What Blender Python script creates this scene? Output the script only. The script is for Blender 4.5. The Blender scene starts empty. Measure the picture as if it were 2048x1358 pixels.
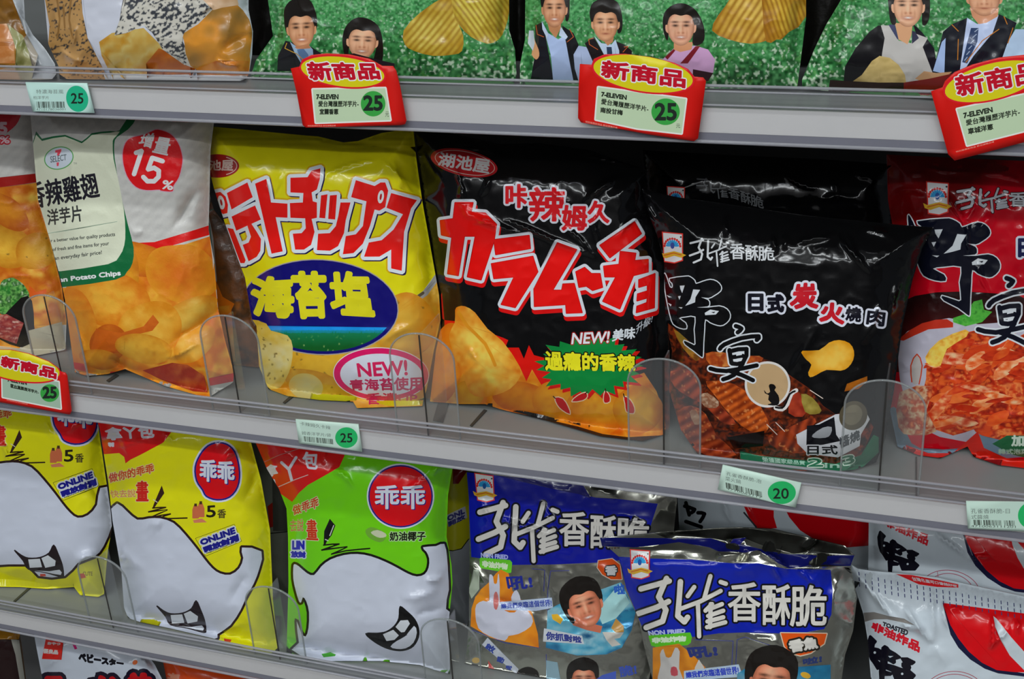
import bpy, math, random
import numpy as np
from mathutils import Vector, Matrix
from mathutils.geometry import delaunay_2d_cdt

# ------------------------------------------------------------------ camera, world, lamps, exposure
SC = bpy.context.scene
COL = SC.collection
F = 2560.0                                   # focal length in pixels of the 2048 wide frame (45 mm on 36 mm)
CX, CY = 1024.0, 679.0
AX_R = np.array([.9455, .0892, -.3134]); AX_D = np.array([.0544, .9051, .4220])
AX_R /= np.linalg.norm(AX_R); AX_D -= AX_R * AX_D.dot(AX_R); AX_D /= np.linalg.norm(AX_D)
AX_A = np.cross(AX_R, AX_D)
M = np.array([AX_R, AX_A, -AX_D])            # camera (x right, y down, z ahead) -> world (X along the shelf, Y away, Z up)
CAM = np.array([0, -.9, 1.55])
cd = bpy.data.cameras.new('camera'); cam = bpy.data.objects.new('camera', cd); COL.objects.link(cam)
cd.lens = 45; cd.sensor_width = 36; cd.clip_start = .01
mm = np.eye(4); mm[:3, 0] = M[:, 0]; mm[:3, 1] = -M[:, 1]; mm[:3, 2] = -M[:, 2]; mm[:3, 3] = CAM
cam.matrix_world = Matrix(mm.tolist())
cd.dof.use_dof = False
SC.camera = cam
SC.view_settings.view_transform = 'Standard'; SC.view_settings.look = 'None'
SC.view_settings.gamma = 1; SC.view_settings.exposure = 0.0; SC.view_settings.use_curve_mapping = False
w = bpy.data.worlds.new('store_air'); SC.world = w; w.use_nodes = True
w.node_tree.nodes['Background'].inputs[0].default_value = (.80, .88, 1, 1)
w.node_tree.nodes['Background'].inputs[1].default_value = .10
def lamp(x, y, z, sx, sy, p, rot=(0, 0, 0)):
    l = bpy.data.lights.new('ceiling_tube', 'AREA'); l.shape = 'RECTANGLE'; l.size = sx; l.size_y = sy
    l.energy = p; l.color = (.93, .98, 1)
    o = bpy.data.objects.new('ceiling_tube', l); COL.objects.link(o); o.location = (x, y, z); o.rotation_euler = rot
for lx in (-1.9, -.45, 1.0):                 # rows of fluorescent tubes over the aisle
    lamp(lx, -.85, 2.75, 1.2, .09, 6)
    lamp(lx, -1.85, 2.75, 1.2, .09, 15)
    lamp(lx, -2.85, 2.75, 1.2, .09, 17)
GAIN = .62                                   # reflectance that the exposure above shows as full white

# ------------------------------------------------------------------ view geometry helpers
def ray(p):
    p = np.asarray(p, float)
    v = np.stack([(p[..., 0]-CX)/F, (p[..., 1]-CY)/F, np.ones(p.shape[:-1])], -1)
    return v @ M.T
class Plane:                                 # y = c + yaw*(x-x0) + lean*(z-z0); front normal looks to the aisle
    def __init__(s, y0, lean=0., yaw=0., x0=0., z0=0.):
        s.n = np.array([yaw, -1., lean]); L = np.linalg.norm(s.n); s.n /= L
        s.d = s.n.dot([x0, y0, z0])
    def at(s, p, h=0.):
        r = ray(p); t = (s.d + h - CAM.dot(s.n)) / (r @ s.n)
        return CAM + r * t[..., None]
def proj(P_):
    c = (np.asarray(P_, float)-CAM) @ M; return np.stack([CX+F*c[..., 0]/c[..., 2], CY+F*c[..., 1]/c[..., 2]], -1)
def at_y(p, y): return Plane(y).at(np.asarray(p, float), 0.)
def at_z(p, z):
    r = ray(p); t = (z-CAM[2])/r[..., 2]; return CAM + r*t[..., None]

# ------------------------------------------------------------------ noise
def _h(ix, iy, s):
    v = np.sin(ix*127.1+iy*311.7+s*74.7)*43758.5453
    return v-np.floor(v)
def vn(P, sc, s=0):
    x = P[:, 0]/sc; y = P[:, 1]/sc; ix = np.floor(x); iy = np.floor(y); fx = x-ix; fy = y-iy
    fx = fx*fx*(3-2*fx); fy = fy*fy*(3-2*fy)
    a = _h(ix, iy, s); b = _h(ix+1, iy, s); c = _h(ix, iy+1, s); d = _h(ix+1, iy+1, s)
    return (a*(1-fx)+b*fx)*(1-fy)+(c*(1-fx)+d*fx)*fy
def fb(P, sc, s=0, o=3):
    r = 0; a = .5; t = 0
    for k in range(o): r = r+a*vn(P, sc/2**k, s+k*7); t += a; a *= .55
    return r/t
def hexc(c): return np.array([int(c[i:i+2], 16) for i in (0, 2, 4)], float)
def mixc(a, b, t):
    a = hexc(a) if isinstance(a, str) else a; b = hexc(b) if isinstance(b, str) else b
    t = np.clip(t, 0, 1)[:, None]; return a*(1-t)+b*t
def lin(c):
    c = np.clip(c/255., 0, 1); return np.where(c < .04045, c/12.92, ((c+.055)/1.055)**2.4)

# ------------------------------------------------------------------ artwork: shapes in a list, later ones on top
ART = []; ZX = [0., 0., 1.]
def Z(x, y, s): ZX[:] = [x, y, s]
def _px(p): p = np.asarray(p, float); return np.stack([p[..., 0]/ZX[2]+ZX[0], p[..., 1]/ZX[2]+ZX[1]], -1)
def smooth(p, n=4, closed=True):
    p = np.asarray(p, float); N = len(p); out = []
    for i in range(N if closed else N-1):
        if closed: a, b, c, d = p[i-1], p[i], p[(i+1) % N], p[(i+2) % N]
        else: a, b, c, d = p[max(i-1, 0)], p[i], p[i+1], p[min(i+2, N-1)]
        for k in range(n):
            t = k/n; out.append(.5*((2*b)+(c-a)*t+(2*a-5*b+4*c-d)*t*t+(3*b-a-3*c+d)*t**3))
    if not closed: out.append(p[-1])
    return np.array(out)
def add(cs, col, grow=0., dens=0., line=None, foil=0):
    cs = [np.asarray(c, float) for c in cs]
    if not line and sum((c[:, 0]*np.roll(c[:, 1], -1)-c[:, 1]*np.roll(c[:, 0], -1)).sum() for c in cs) < 0: cs = [c[::-1] for c in cs]
    if line: segs = [np.stack([c[:-1], c[1:]], 1) for c in cs]
    else: segs = [np.stack([c, np.roll(c, -1, 0)], 1) for c in cs]
    allp = np.concatenate(cs); g = grow if not line else line/2
    bb = (allp[:, 0].min()-g, allp[:, 1].min()-g, allp[:, 0].max()+g, allp[:, 1].max()+g)
    ART.append(dict(cs=cs, seg=np.concatenate(segs), col=col, g=g, line=line, bb=bb, dens=dens, foil=foil))
def P(pts, col, grow=0, dens=0, sm=0, foil=0):
    p = _px(pts)
    if sm: p = smooth(p, sm)
    add([p], col, grow/ZX[2], dens, foil=foil)
def MP(lst, col, grow=0, dx=0, dy=0, sm=0):
    cs = []
    for q in lst:
        p = _px(q)+np.array([dx, dy])/ZX[2]
        if sm: p = smooth(p, sm)
        a = p[:, 0]*np.roll(p[:, 1], -1)-p[:, 1]*np.roll(p[:, 0], -1)
        cs.append(p if a.sum() > 0 else p[::-1])
    add(cs, col, grow/ZX[2])
def L(pts, w, col, sm=0):
    p = _px(pts)
    if sm: p = smooth(p, sm, False)
    add([p], col, line=w/ZX[2])
def ML(lst, w, col, dx=0, dy=0, sm=0):
    cs = [_px(q)+np.array([dx, dy])/ZX[2] for q in lst]
    if sm: cs = [smooth(q, sm, False) for q in cs]
    add(cs, col, line=w/ZX[2])
def ell(cx, cy, rx, ry, ang=0, n=0, a0=0, a1=360):
    n = n or (24 if rx/ZX[2] < 12 else 48)
    t = np.radians(np.linspace(a0, a1, n, endpoint=(a1-a0 != 360))); a = math.radians(ang)
    x = rx*np.cos(t); y = ry*np.sin(t)
    return np.stack([cx+x*math.cos(a)-y*math.sin(a), cy+x*math.sin(a)+y*math.cos(a)], 1)
def O(cx, cy, rx, ry, col, ang=0, grow=0, dens=0, foil=0): P(ell(cx, cy, rx, ry, ang), col, grow, dens, foil=foil)
_tc = bpy.data.curves.new('type_outline', 'FONT'); _to = bpy.data.objects.new('type_outline', _tc); COL.objects.link(_to)
_cache = {}
def outl(s, res=3):
    if (s, res) in _cache: return _cache[(s, res)]
    _tc.body = s; bpy.context.view_layer.update()
    c = _to.to_curve(bpy.context.evaluated_depsgraph_get()); cs = []
    for sp in c.splines:
        b = sp.bezier_points; N = len(b); q = []
        for i in range(N):
            p0 = np.array(b[i].co[:2]); p1 = np.array(b[i].handle_right[:2]); p2 = np.array(b[(i+1) % N].handle_left[:2]); p3 = np.array(b[(i+1) % N].co[:2])
            ch = p3-p0; l = np.hypot(*ch)+1e-9
            fl = max(abs(np.cross(p1-p0, ch)), abs(np.cross(p2-p0, ch)))/l < .004
            for k in range(1 if fl else res):
                t = k/res; q.append(p0*(1-t)**3+3*p1*t*(1-t)**2+3*p2*t*t*(1-t)+p3*t**3)
        if len(q) > 2: cs.append(np.array(q))
    _to.to_curve_clear(); _cache[(s, res)] = cs; return cs
def T(s, quad, col, grow=0, out=(), sh=0, res=3):
    """lettering fitted with its ink box into a box (x0,y0,x1,y1) or four corners TL,TR,BR,BL; sh slants it"""
    cs = outl(s, res); a = np.concatenate(cs); lo = a.min(0); hi = a.max(0)
    if len(quad) == 4 and not hasattr(quad[0], '__len__'):
        x0, y0, x1, y1 = quad; quad = [(x0, y0), (x1, y0), (x1, y1), (x0, y1)]
    q = [np.array(v, float) for v in quad]; r = []
    for c in cs:
        u = ((c-lo)/(hi-lo)); U = u[:, :1]; V = 1-u[:, 1:]
        p = (q[0]*(1-U)+q[1]*U)*(1-V)+(q[3]*(1-U)+q[2]*U)*V
        p = p+np.concatenate([sh*(1-V), 0*V], 1)
        r.append(_px(p)[::-1])
    for g, k in out: add(r, k, (g+grow)/ZX[2])
    add(r, col, grow/ZX[2])
def inside(sh, Q):
    sg = sh['seg']; res = np.zeros(len(Q), bool)
    for i in range(0, len(Q), 4000):
        q = Q[i:i+4000]; x = q[:, :1]; y = q[:, 1:]
        a = sg[None, :, 0]; b = sg[None, :, 1]; r = np.zeros(len(q), bool)
        if not sh['line']:
            up = (a[..., 1] <= y) & (b[..., 1] > y); dn = (a[..., 1] > y) & (b[..., 1] <= y)
            cr = (b[..., 0]-a[..., 0])*(y-a[..., 1])-(x-a[..., 0])*(b[..., 1]-a[..., 1])
            r = ((up & (cr > 0)).sum(1)-(dn & (cr < 0)).sum(1)) != 0
        if sh['g'] > 0:
            d = b-a; t = ((x-a[..., 0])*d[..., 0]+(y-a[..., 1])*d[..., 1])/((d**2).sum(-1)+1e-12); t = np.clip(t, 0, 1)
            dd = (x-a[..., 0]-t*d[..., 0])**2+(y-a[..., 1]-t*d[..., 1])**2
            r |= dd.min(1) < (sh['g']*.985)**2
        res[i:i+4000] = r
    return res
def offs(c, g, closed=True):
    if closed: a = np.roll(c, 1, 0); b = np.roll(c, -1, 0)
    else: a = np.concatenate([c[:1]*2-c[1:2], c[:-1]]); b = np.concatenate([c[1:], c[-1:]*2-c[-2:-1]])
    d1 = c-a; d2 = b-c
    d1 = d1/(np.hypot(d1[:, 0], d1[:, 1])[:, None]+1e-9); d2 = d2/(np.hypot(d2[:, 0], d2[:, 1])[:, None]+1e-9)
    n1 = np.stack([d1[:, 1], -d1[:, 0]], 1); n2 = np.stack([d2[:, 1], -d2[:, 0]], 1)
    cr = d1[:, 0]*d2[:, 1]-d1[:, 1]*d2[:, 0]; out = []
    for i in range(len(c)):
        if cr[i]*g > .05: 
            k = 3 if abs(cr[i]) < .6 and (d1[i]*d2[i]).sum() > 0 else 4
            for j in range(k):
                t = j/(k-1); n = n1[i]*(1-t)+n2[i]*t; n /= np.hypot(*n)+1e-9; out.append(c[i]+n*g)
        else:
            n = n1[i]+n2[i]; l2 = (n**2).sum()/2+1e-9; m = n/max(l2, .4); out.append(c[i]+m*g)
    return np.array(out)
def edges_of(sh):
    r = []
    for c in sh['cs']:
        if sh['line']:
            g = sh['g']; A_ = offs(c, g, False); B_ = offs(c, -g, False)[::-1]
            def cap(p, q):
                v = p-q; v = v/(np.hypot(*v)+1e-9); n = np.array([v[1], -v[0]])
                return [p+g*(n*math.cos(t)*s+v*math.sin(t)) for s in (1,) for t in (.5, 1.05, 1.57, 2.1, 2.64)]
            e1 = cap(c[-1], c[-2]); e0 = cap(c[0], c[1])
            r.append(np.concatenate([A_, np.array(e1), B_, np.array(e0)]))
        elif sh['g'] > 0: r.append(offs(c, sh['g']))
        else: r.append(c)
    return r
def sdist(Q, poly):
    a = poly; b = np.roll(poly, -1, 0); out = np.empty(len(Q))
    for i in range(0, len(Q), 8000):
        q = Q[i:i+8000]; x = q[:, :1]; y = q[:, 1:]; d = (b-a)[None]
        t = np.clip(((x-a[:, 0])*d[..., 0]+(y-a[:, 1])*d[..., 1])/((d**2).sum(-1)+1e-12), 0, 1)
        out[i:i+8000] = np.sqrt(((x-a[:, 0]-t*d[..., 0])**2+(y-a[:, 1]-t*d[..., 1])**2).min(1))
    s = inside(dict(seg=np.stack([a, b], 1), line=None, g=0), Q)
    return np.where(s, out, -out)

# ------------------------------------------------------------------ height field of a filled pouch, sampled on a raster over its outline
class Field:
    def __init__(s, outline, H, R, body=None, creases=(), ribs=(), wr=.0012, seed=0, flat=None, step=1.6, bulge=()):
        lo = outline.min(0)-6; hi = outline.max(0)+6; s.lo = lo; s.st = step
        nx = int((hi[0]-lo[0])/step)+2; ny = int((hi[1]-lo[1])/step)+2
        gx, gy = np.meshgrid(lo[0]+np.arange(nx)*step, lo[1]+np.arange(ny)*step)
        Q = np.stack([gx.ravel(), gy.ravel()], 1)
        d = sdist(Q, outline if body is None else body)
        t = np.clip(d/R, 0, 1); h = H*(1-(1-t)**2.2)
        env = np.clip(sdist(Q, outline)/14, 0, 1)
        wN = (fb(Q*np.array([1, .6])+Q[:, ::-1]*.35, 70, seed, 2)-.5)*wr*2.4+(np.abs(fb(Q, 34, seed+3, 2)-.5))*-wr*1.6
        h = h+wN*(.35+.65*env)
        for (x, y, rx, ry, am) in bulge: h = h+am*np.exp(-(((Q[:, 0]-x)/rx)**2+((Q[:, 1]-y)/ry)**2))
        for (x0, y0, x1, y1, cw, am) in creases:
            v = np.array([x1-x0, y1-y0], float); l = np.hypot(*v); v /= l
            al = (Q-[x0, y0])@v; pe = (Q-[x0, y0])@np.array([-v[1], v[0]])
            pe = pe+3*np.sin(al/l*5+x0)
            tp = np.clip(al/(l*.25), 0, 1)*np.clip((l-al)/(l*.4), 0, 1)
            h = h+am*(1.5 if cw <= 6 else 1.1)*tp*np.exp(-np.abs(pe/cw)**1.4)
        for (poly, dx, dy, wl, am) in ribs:
            k = np.clip(sdist(Q, np.asarray(poly, float))/3, 0, 1)
            h = h+k*am*np.sin((Q[:, 0]*dx+Q[:, 1]*dy)/wl*2*np.pi)
        if flat is not None: h = h+flat(Q)
        s.g = h.reshape(ny, nx); k = s.g.copy()
        for _ in range(1):
            k[1:-1, 1:-1] = (s.g[1:-1, 1:-1]*4+s.g[:-2, 1:-1]+s.g[2:, 1:-1]+s.g[1:-1, :-2]+s.g[1:-1, 2:])/8
        s.g = k; s.nx = nx; s.ny = ny
    def __call__(s, p):
        x = np.clip((p[:, 0]-s.lo[0])/s.st, 0, s.nx-1.001); y = np.clip((p[:, 1]-s.lo[1])/s.st, 0, s.ny-1.001)
        ix = x.astype(int); iy = y.astype(int); fx = x-ix; fy = y-iy; g = s.g
        return (g[iy, ix]*(1-fx)+g[iy, ix+1]*fx)*(1-fy)+(g[iy+1, ix]*(1-fx)+g[iy+1, ix+1]*fx)*fy

# ------------------------------------------------------------------ materials
def new_mat(name):
    m = bpy.data.materials.new(name); m.use_nodes = True; nt = m.node_tree; return m, nt, nt.nodes['Principled BSDF']
def print_mat(name, rough=.25, coat=0., bump=.15, bscale=260, spec=.4):
    m, nt, b = new_mat(name); N = nt.nodes.new; K = nt.links.new
    a = N('ShaderNodeAttribute'); a.attribute_name = 'Col'; K(a.outputs['Color'], b.inputs['Base Color'])
    iv = N('ShaderNodeMath'); iv.operation = 'SUBTRACT'; iv.inputs[0].default_value = 1; K(a.outputs['Alpha'], iv.inputs[1]); K(iv.outputs[0], b.inputs['Metallic'])
    b.inputs['Roughness'].default_value = rough; b.inputs['Specular IOR Level'].default_value = spec
    b.inputs['Coat Weight'].default_value = coat; b.inputs['Coat Roughness'].default_value = .08
    if bump:
        tc = N('ShaderNodeTexCoord'); n = N('ShaderNodeTexNoise'); n.inputs['Scale'].default_value = bscale; n.inputs['Detail'].default_value = 3
        K(tc.outputs['Object'], n.inputs['Vector'])
        bp = N('ShaderNodeBump'); bp.inputs['Strength'].default_value = bump; bp.inputs['Distance'].default_value = .001
        K(n.outputs['Fac'], bp.inputs['Height']); K(bp.outputs['Normal'], b.inputs['Normal'])
    return m
M_FILM = print_mat('glossy_printed_film', .20, .2, .12, 120)
M_BLACK = print_mat('black_glossy_film', .13, .10, .10, 110, .38)
M_SATIN = print_mat('satin_printed_film', .38, .1, .20, 420)
M_FOIL = print_mat('foil_printed_film', .22, .3, .18, 110)
M_PAPER = print_mat('printed_card', .45, .1, 0)
def plain(name, rgb, rough=.5, noise=.06, nscale=60, metal=0, spec=.5):
    m, nt, b = new_mat(name); N = nt.nodes.new; K = nt.links.new
    tc = N('ShaderNodeTexCoord'); n = N('ShaderNodeTexNoise'); n.inputs['Scale'].default_value = nscale; K(tc.outputs['Object'], n.inputs['Vector'])
    r = N('ShaderNodeValToRGB'); c = np.array(rgb)
    r.color_ramp.elements[0].position = .3; r.color_ramp.elements[1].position = .7
    r.color_ramp.elements[0].color = (*(c*(1-noise)), 1); r.color_ramp.elements[1].color = (*np.minimum(c*(1+noise), 1), 1)
    K(n.outputs['Fac'], r.inputs[0]); K(r.outputs[0], b.inputs['Base Color'])
    b.inputs['Roughness'].default_value = rough; b.inputs['Metallic'].default_value = metal; b.inputs['Specular IOR Level'].default_value = spec
    return m
def clear_mat(name, tint=(1, 1, 1), haze=.05, hazec=(.7, .7, .72), gloss=.08, rough=.05):
    m, nt, b = new_mat(name); nt.nodes.remove(b); N = nt.nodes.new; K = nt.links.new
    o = nt.nodes['Material Output']; t = N('ShaderNodeBsdfTransparent'); t.inputs[0].default_value = (*tint, 1)
    d = N('ShaderNodeBsdfDiffuse'); d.inputs[0].default_value = (*hazec, 1); m1 = N('ShaderNodeMixShader')
    nz = N('ShaderNodeTexNoise'); nz.inputs['Scale'].default_value = 40; mr = N('ShaderNodeMapRange'); mr.inputs['To Min'].default_value = haze*.8; mr.inputs['To Max'].default_value = haze*1.2
    K(nz.outputs['Fac'], mr.inputs['Value']); K(mr.outputs[0], m1.inputs[0]); K(t.outputs[0], m1.inputs[1]); K(d.outputs[0], m1.inputs[2])
    g = N('ShaderNodeBsdfGlossy'); g.inputs['Roughness'].default_value = rough
    f = N('ShaderNodeLayerWeight'); pw = N('ShaderNodeMath'); pw.operation = 'POWER'; pw.inputs[1].default_value = 4; K(f.outputs['Facing'], pw.inputs[0])
    ma = N('ShaderNodeMath'); ma.operation = 'MULTIPLY_ADD'; ma.inputs[1].default_value = .6; ma.inputs[2].default_value = .03; K(pw.outputs[0], ma.inputs[0]); m2 = N('ShaderNodeMixShader')
    K(ma.outputs[0], m2.inputs[0]); K(m1.outputs[0], m2.inputs[1]); K(g.outputs[0], m2.inputs[2]); K(m2.outputs[0], o.inputs[0])
    return m
M_CLEAR = clear_mat('clear_acrylic', (.97, .98, .97), .05)
M_EDGE = clear_mat('acrylic_cut_edge', (.80, .82, .82), .30, (.55, .57, .57))
M_FINEDGE = clear_mat('dark_acrylic_edge', (.25, .25, .24), .25, (.14, .13, .12))
M_LIP = clear_mat('clear_rail_plastic', (.96, .96, .97), .07, (.38, .38, .40), rough=.12)
M_BEAD = clear_mat('rail_plastic_bead', (.75, .75, .78), .42, (.62, .62, .66), rough=.10)

# ------------------------------------------------------------------ object helpers
def tag(o, label=None, cat=None, group=None, kind=None):
    if label: o['label'] = label
    if cat: o['category'] = cat
    if group: o['group'] = group
    if kind: o['kind'] = kind
    return o
def empty(name, loc):
    o = bpy.data.objects.new(name, None); COL.objects.link(o); o.location = loc; o.empty_display_size = .02
    bpy.context.view_layer.update(); return o
def link(name, me, mat, parent=None):
    o = bpy.data.objects.new(name, me); COL.objects.link(o)
    for m_ in (mat if isinstance(mat, (list, tuple)) else [mat]): me.materials.append(m_)
    if parent: o.parent = parent; o.matrix_parent_inverse = Matrix.Translation(-parent.location)
    return o
def raw_mesh(name, V, Fc, smooth_=False):
    me = bpy.data.meshes.new(name); me.from_pydata([tuple(v) for v in V], [], [tuple(f) for f in Fc]); me.update()
    if smooth_: me.polygons.foreach_set('use_smooth', [True]*len(me.polygons))
    return me

def set_col(me, faces_rgb_a):
    at = me.color_attributes.new('Col', 'FLOAT_COLOR', 'CORNER'); at.data.foreach_set('color', faces_rgb_a.astype(np.float32).ravel())

def build_art(name, root, outline, plane, field, mat, base, spacing=6., parts=(), back=None, thick=None, basefoil=0, backcol=None, pname='pouch', pmats={}, plabels={}, extra=(), zmin=None):
    """triangulate outline + artwork edges + fill points, lift onto the surface, close with a back side"""
    global ART
    art = ART; ART = []
    outline = np.asarray(outline, float)
    V = []; E = []
    def addloop(c):
        k = len(V); V.extend(c.tolist()); n = len(c); E.extend([(k+i, k+(i+1) % n) for i in range(n)])
    def dense(c, st):
        out = []
        for i in range(len(c)):
            a = c[i]; b = c[(i+1) % len(c)]; n = max(1, int(np.hypot(*(b-a))/st))
            for k in range(n): out.append(a+(b-a)*k/n)
        return np.array(out)
    od = dense(outline, spacing*.8); addloop(od)
    lo = outline.min(0); hi = outline.max(0)
    for _, pp in parts: addloop(dense(np.asarray(pp, float), spacing))
    for sh in art:
        b = sh['bb']
        if b[2] < lo[0] or b[3] < lo[1] or b[0] > hi[0] or b[1] > hi[1]: sh['skip'] = True; continue
        sh['skip'] = False
        for c in edges_of(sh): addloop(c)
    rs = np.random.RandomState(7)
    def fill(l, h, st):
        nx = int((h[0]-l[0])/st)+1; ny = int((h[1]-l[1])/(st*.87))+1
        gx, gy = np.meshgrid(np.arange(nx), np.arange(ny))
        return np.stack([(l[0]+(gx+.5*(gy % 2))*st).ravel(), (l[1]+gy*st*.87).ravel()], 1)
    if spacing < 90:
        g = fill(lo, hi, spacing); g = g[sdist(g, outline) > spacing*.45]; V.extend(g.tolist())
    for (pl, st) in extra:
        pl = np.asarray(pl, float); g = fill(pl.min(0), pl.max(0), st); g = g[(sdist(g, pl) > .3) & (sdist(g, outline) > .5)]; V.extend(g.tolist())
    for sh in art:
        if sh['dens'] and not sh['skip']:
            b = sh['bb']; g = fill(np.maximum(lo, [b[0], b[1]]), np.minimum(hi, [b[2], b[3]]), sh['dens'])
            if len(g):
                g = g+rs.uniform(-.25, .25, g.shape)*sh['dens']; g = g[inside(sh, g)]
                if len(g): g = g[sdist(g, outline) > .5]
                V.extend(g.tolist())
    r = delaunay_2d_cdt([Vector(v) for v in V], E, [], 0, 2e-2, False)
    v2 = np.array([tuple(v) for v in r[0]]); tri = np.array([t for t in r[2] if len(t) == 3])
    cen = v2[tri].mean(1); od_in = inside(dict(seg=np.stack([od, np.roll(od, -1, 0)], 1), line=None, g=0), cen)
    tri = tri[od_in]; cen = cen[od_in]
    a = v2[tri]; ar = (a[:, 1, 0]-a[:, 0, 0])*(a[:, 2, 1]-a[:, 0, 1])-(a[:, 1, 1]-a[:, 0, 1])*(a[:, 2, 0]-a[:, 0, 0])
    flip = ar > 0; tri[flip] = tri[flip][:, ::-1]      # photo y runs down: clockwise there is facing the aisle
    own = np.full(len(tri), -1)
    for i, sh in enumerate(art):
        if sh['skip']: continue
        b = sh['bb']; m_ = (cen[:, 0] > b[0]) & (cen[:, 0] < b[2]) & (cen[:, 1] > b[1]) & (cen[:, 1] < b[3])
        idx = np.nonzero(m_)[0]
        if len(idx): own[idx[inside(sh, cen[idx])]] = i
    col = np.zeros((len(tri), 3, 4)); cp = v2[tri]
    for i in range(-1, len(art)):
        idx = np.nonzero(own == i)[0]
        if not len(idx): continue
        c = base if i < 0 else art[i]['col']; fo = basefoil if i < 0 else art[i]['foil']
        if callable(c): q = c(cp[idx].reshape(-1, 2)).reshape(-1, 3, 3)
        else: q = np.broadcast_to(hexc(c), (len(idx), 3, 3))
        col[idx, :, :3] = np.minimum(lin(q)/GAIN, .92); col[idx, :, 3] = 1-fo
    # lift
    def rest(P_, p):                          # whatever would sink below the board lies on it instead
        if zmin is None: return P_
        lo_ = P_[:, 2] < zmin+.0012
        if lo_.any(): P_ = P_.copy(); P_[lo_] = at_z(p[lo_], zmin+.0012)
        return P_
    def lift(p): return rest(plane.at(p, field(p) if field is not None else 0.), p)
    P3 = lift(v2)
    e = 1.6 if field is not None else 1.
    nx = lift(v2+[e, 0])-lift(v2-[e, 0]); ny = lift(v2+[0, e])-lift(v2-[0, e]); nr = np.cross(ny, nx); nr /= np.linalg.norm(nr, axis=1)[:, None]
    if (nr @ plane.n).mean() < 0: nr = -nr
    pid = np.zeros(len(tri), int)
    for k, (pn, pp) in enumerate(parts):
        pp = np.asarray(pp, float); pid[inside(dict(seg=np.stack([pp, np.roll(pp, -1, 0)], 1), line=None, g=0), cen)] = k+1
    objs = []
    base_rgba = np.append(np.minimum(lin(hexc(backcol or (base if not callable(base) else '808080')))/GAIN, .9), 1-basefoil)
    for k in range(len(parts)+1):
        sel = np.nonzero(pid == k)[0]
        if not len(sel): continue
        pn = pname if k == 0 else parts[k-1][0]
        t = tri[sel]; used, inv = np.unique(t, return_inverse=True); t = inv.reshape(-1, 3)
        V3 = P3[used]; N3 = nr[used]; cc = col[sel].reshape(-1, 4); FF = [tuple(x) for x in t.tolist()]
        # back side: the boundary loop of this piece, pulled back
        ed = {}
        for f in FF:
            for q in range(3):
                x, y = f[q], f[(q+1) % 3]
                if (y, x) in ed: del ed[(y, x)]
                else: ed[(x, y)] = 1
        nb = len(V3); extraV = []; extraN = []; extraF = []
        if thick is not None or k > 0 or back is None:
            th = thick if thick is not None else .0012
            bi = {}
            for (x, y) in ed:
                for z in (x, y):
                    if z not in bi: bi[z] = nb+len(extraV); extraV.append(np.array([0, 0, max(-9 if zmin is None else zmin, (V3[z]-plane.n*th)[2])])+(V3[z]-plane.n*th)*[1, 1, 0]); extraN.append(N3[z])
            for (x, y) in ed: extraF.append((y, x, bi[x])); extraF.append((bi[x], bi[y], y))
            # flat back cover
            bm_pts = v2[used][list(bi)]; ids = [bi[z] for z in bi]; mp = {z: i for i, z in enumerate(bi)}
            rr = delaunay_2d_cdt([Vector(v) for v in bm_pts], [(mp[x], mp[y]) for (x, y) in ed], [], 1, 1e-6, True)
            if len(rr[0]) == len(bm_pts):
                src = [o_[0] if o_ else 0 for o_ in rr[3]]
                bl = np.array([tuple(v) for v in rr[0]])
                fc = [f for f in rr[2] if len(f) == 3]
                cn = np.array([bl[list(f)].mean(0) for f in fc]) if fc else np.zeros((0, 2))
                sg_ = np.array([[v2[used][x], v2[used][y]] for (x, y) in ed]); sg_ = dict(seg=sg_, line=None, g=0)
                ok_ = inside(sg_, cn) if fc else []
                for f, c_ in zip(fc, ok_):
                    if c_: extraF.append(tuple(ids[src[q]] for q in f))
        else:
            # inflated back shell
            g = fill(lo, hi, 26.); g = g[sdist(g, outline) > 10]
            loop = sorted({z for e_ in ed for z in e_}); mp = {z: i for i, z in enumerate(loop)}
            pts = np.concatenate([v2[used][loop], g]) if len(g) else v2[used][loop]
            rr = delaunay_2d_cdt([Vector(v) for v in pts], [(mp[x], mp[y]) for (x, y) in ed], [], 1, 1e-6, True)
            src = [o_[0] if o_ else -1 for o_ in rr[3]]; bl = np.array([tuple(v) for v in rr[0]])
            dd = np.clip(sdist(bl, outline)/90., 0, 1); hb = -back*(1-(1-dd)**2)
            B3 = plane.at(bl, np.minimum(hb, 0)-.0005); B3[:, 2] = np.maximum(B3[:, 2], -9 if zmin is None else zmin); vid = []
            for i in range(len(bl)):
                if 0 <= src[i] < len(loop): vid.append(loop[src[i]])
                else: vid.append(nb+len(extraV)); extraV.append(B3[i]); extraN.append(-plane.n)
            fc = [f for f in rr[2] if len(f) == 3]; cn = np.array([bl[list(f)].mean(0) for f in fc])
            ok_ = inside(dict(seg=np.array([[v2[used][x], v2[used][y]] for (x, y) in ed]), line=None, g=0), cn)
            for f, k_ in zip(fc, ok_):
                if k_:
                    q = bl[list(f)]; ccw = (q[1, 0]-q[0, 0])*(q[2, 1]-q[0, 1])-(q[1, 1]-q[0, 1])*(q[2, 0]-q[0, 0])
                    f = tuple(vid[z] for z in f); extraF.append(f if ccw > 0 else f[::-1])
        VV = np.concatenate([V3, np.array(extraV)]) if extraV else V3
        loc = np.array(root.location) if root else VV.mean(0)
        me = bpy.data.meshes.new(pn); me.from_pydata((VV-loc).tolist(), [], FF+extraF); me.update()
        ca = np.concatenate([cc, np.tile(base_rgba, (3*len(extraF), 1))]) if extraF else cc
        if len(ca) == len(me.loops): set_col(me, ca)
        sm_ = [True]*len(FF)+[field is not None and thick is None and k == 0]*len(extraF)
        me.polygons.foreach_set('use_smooth', sm_)
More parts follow.
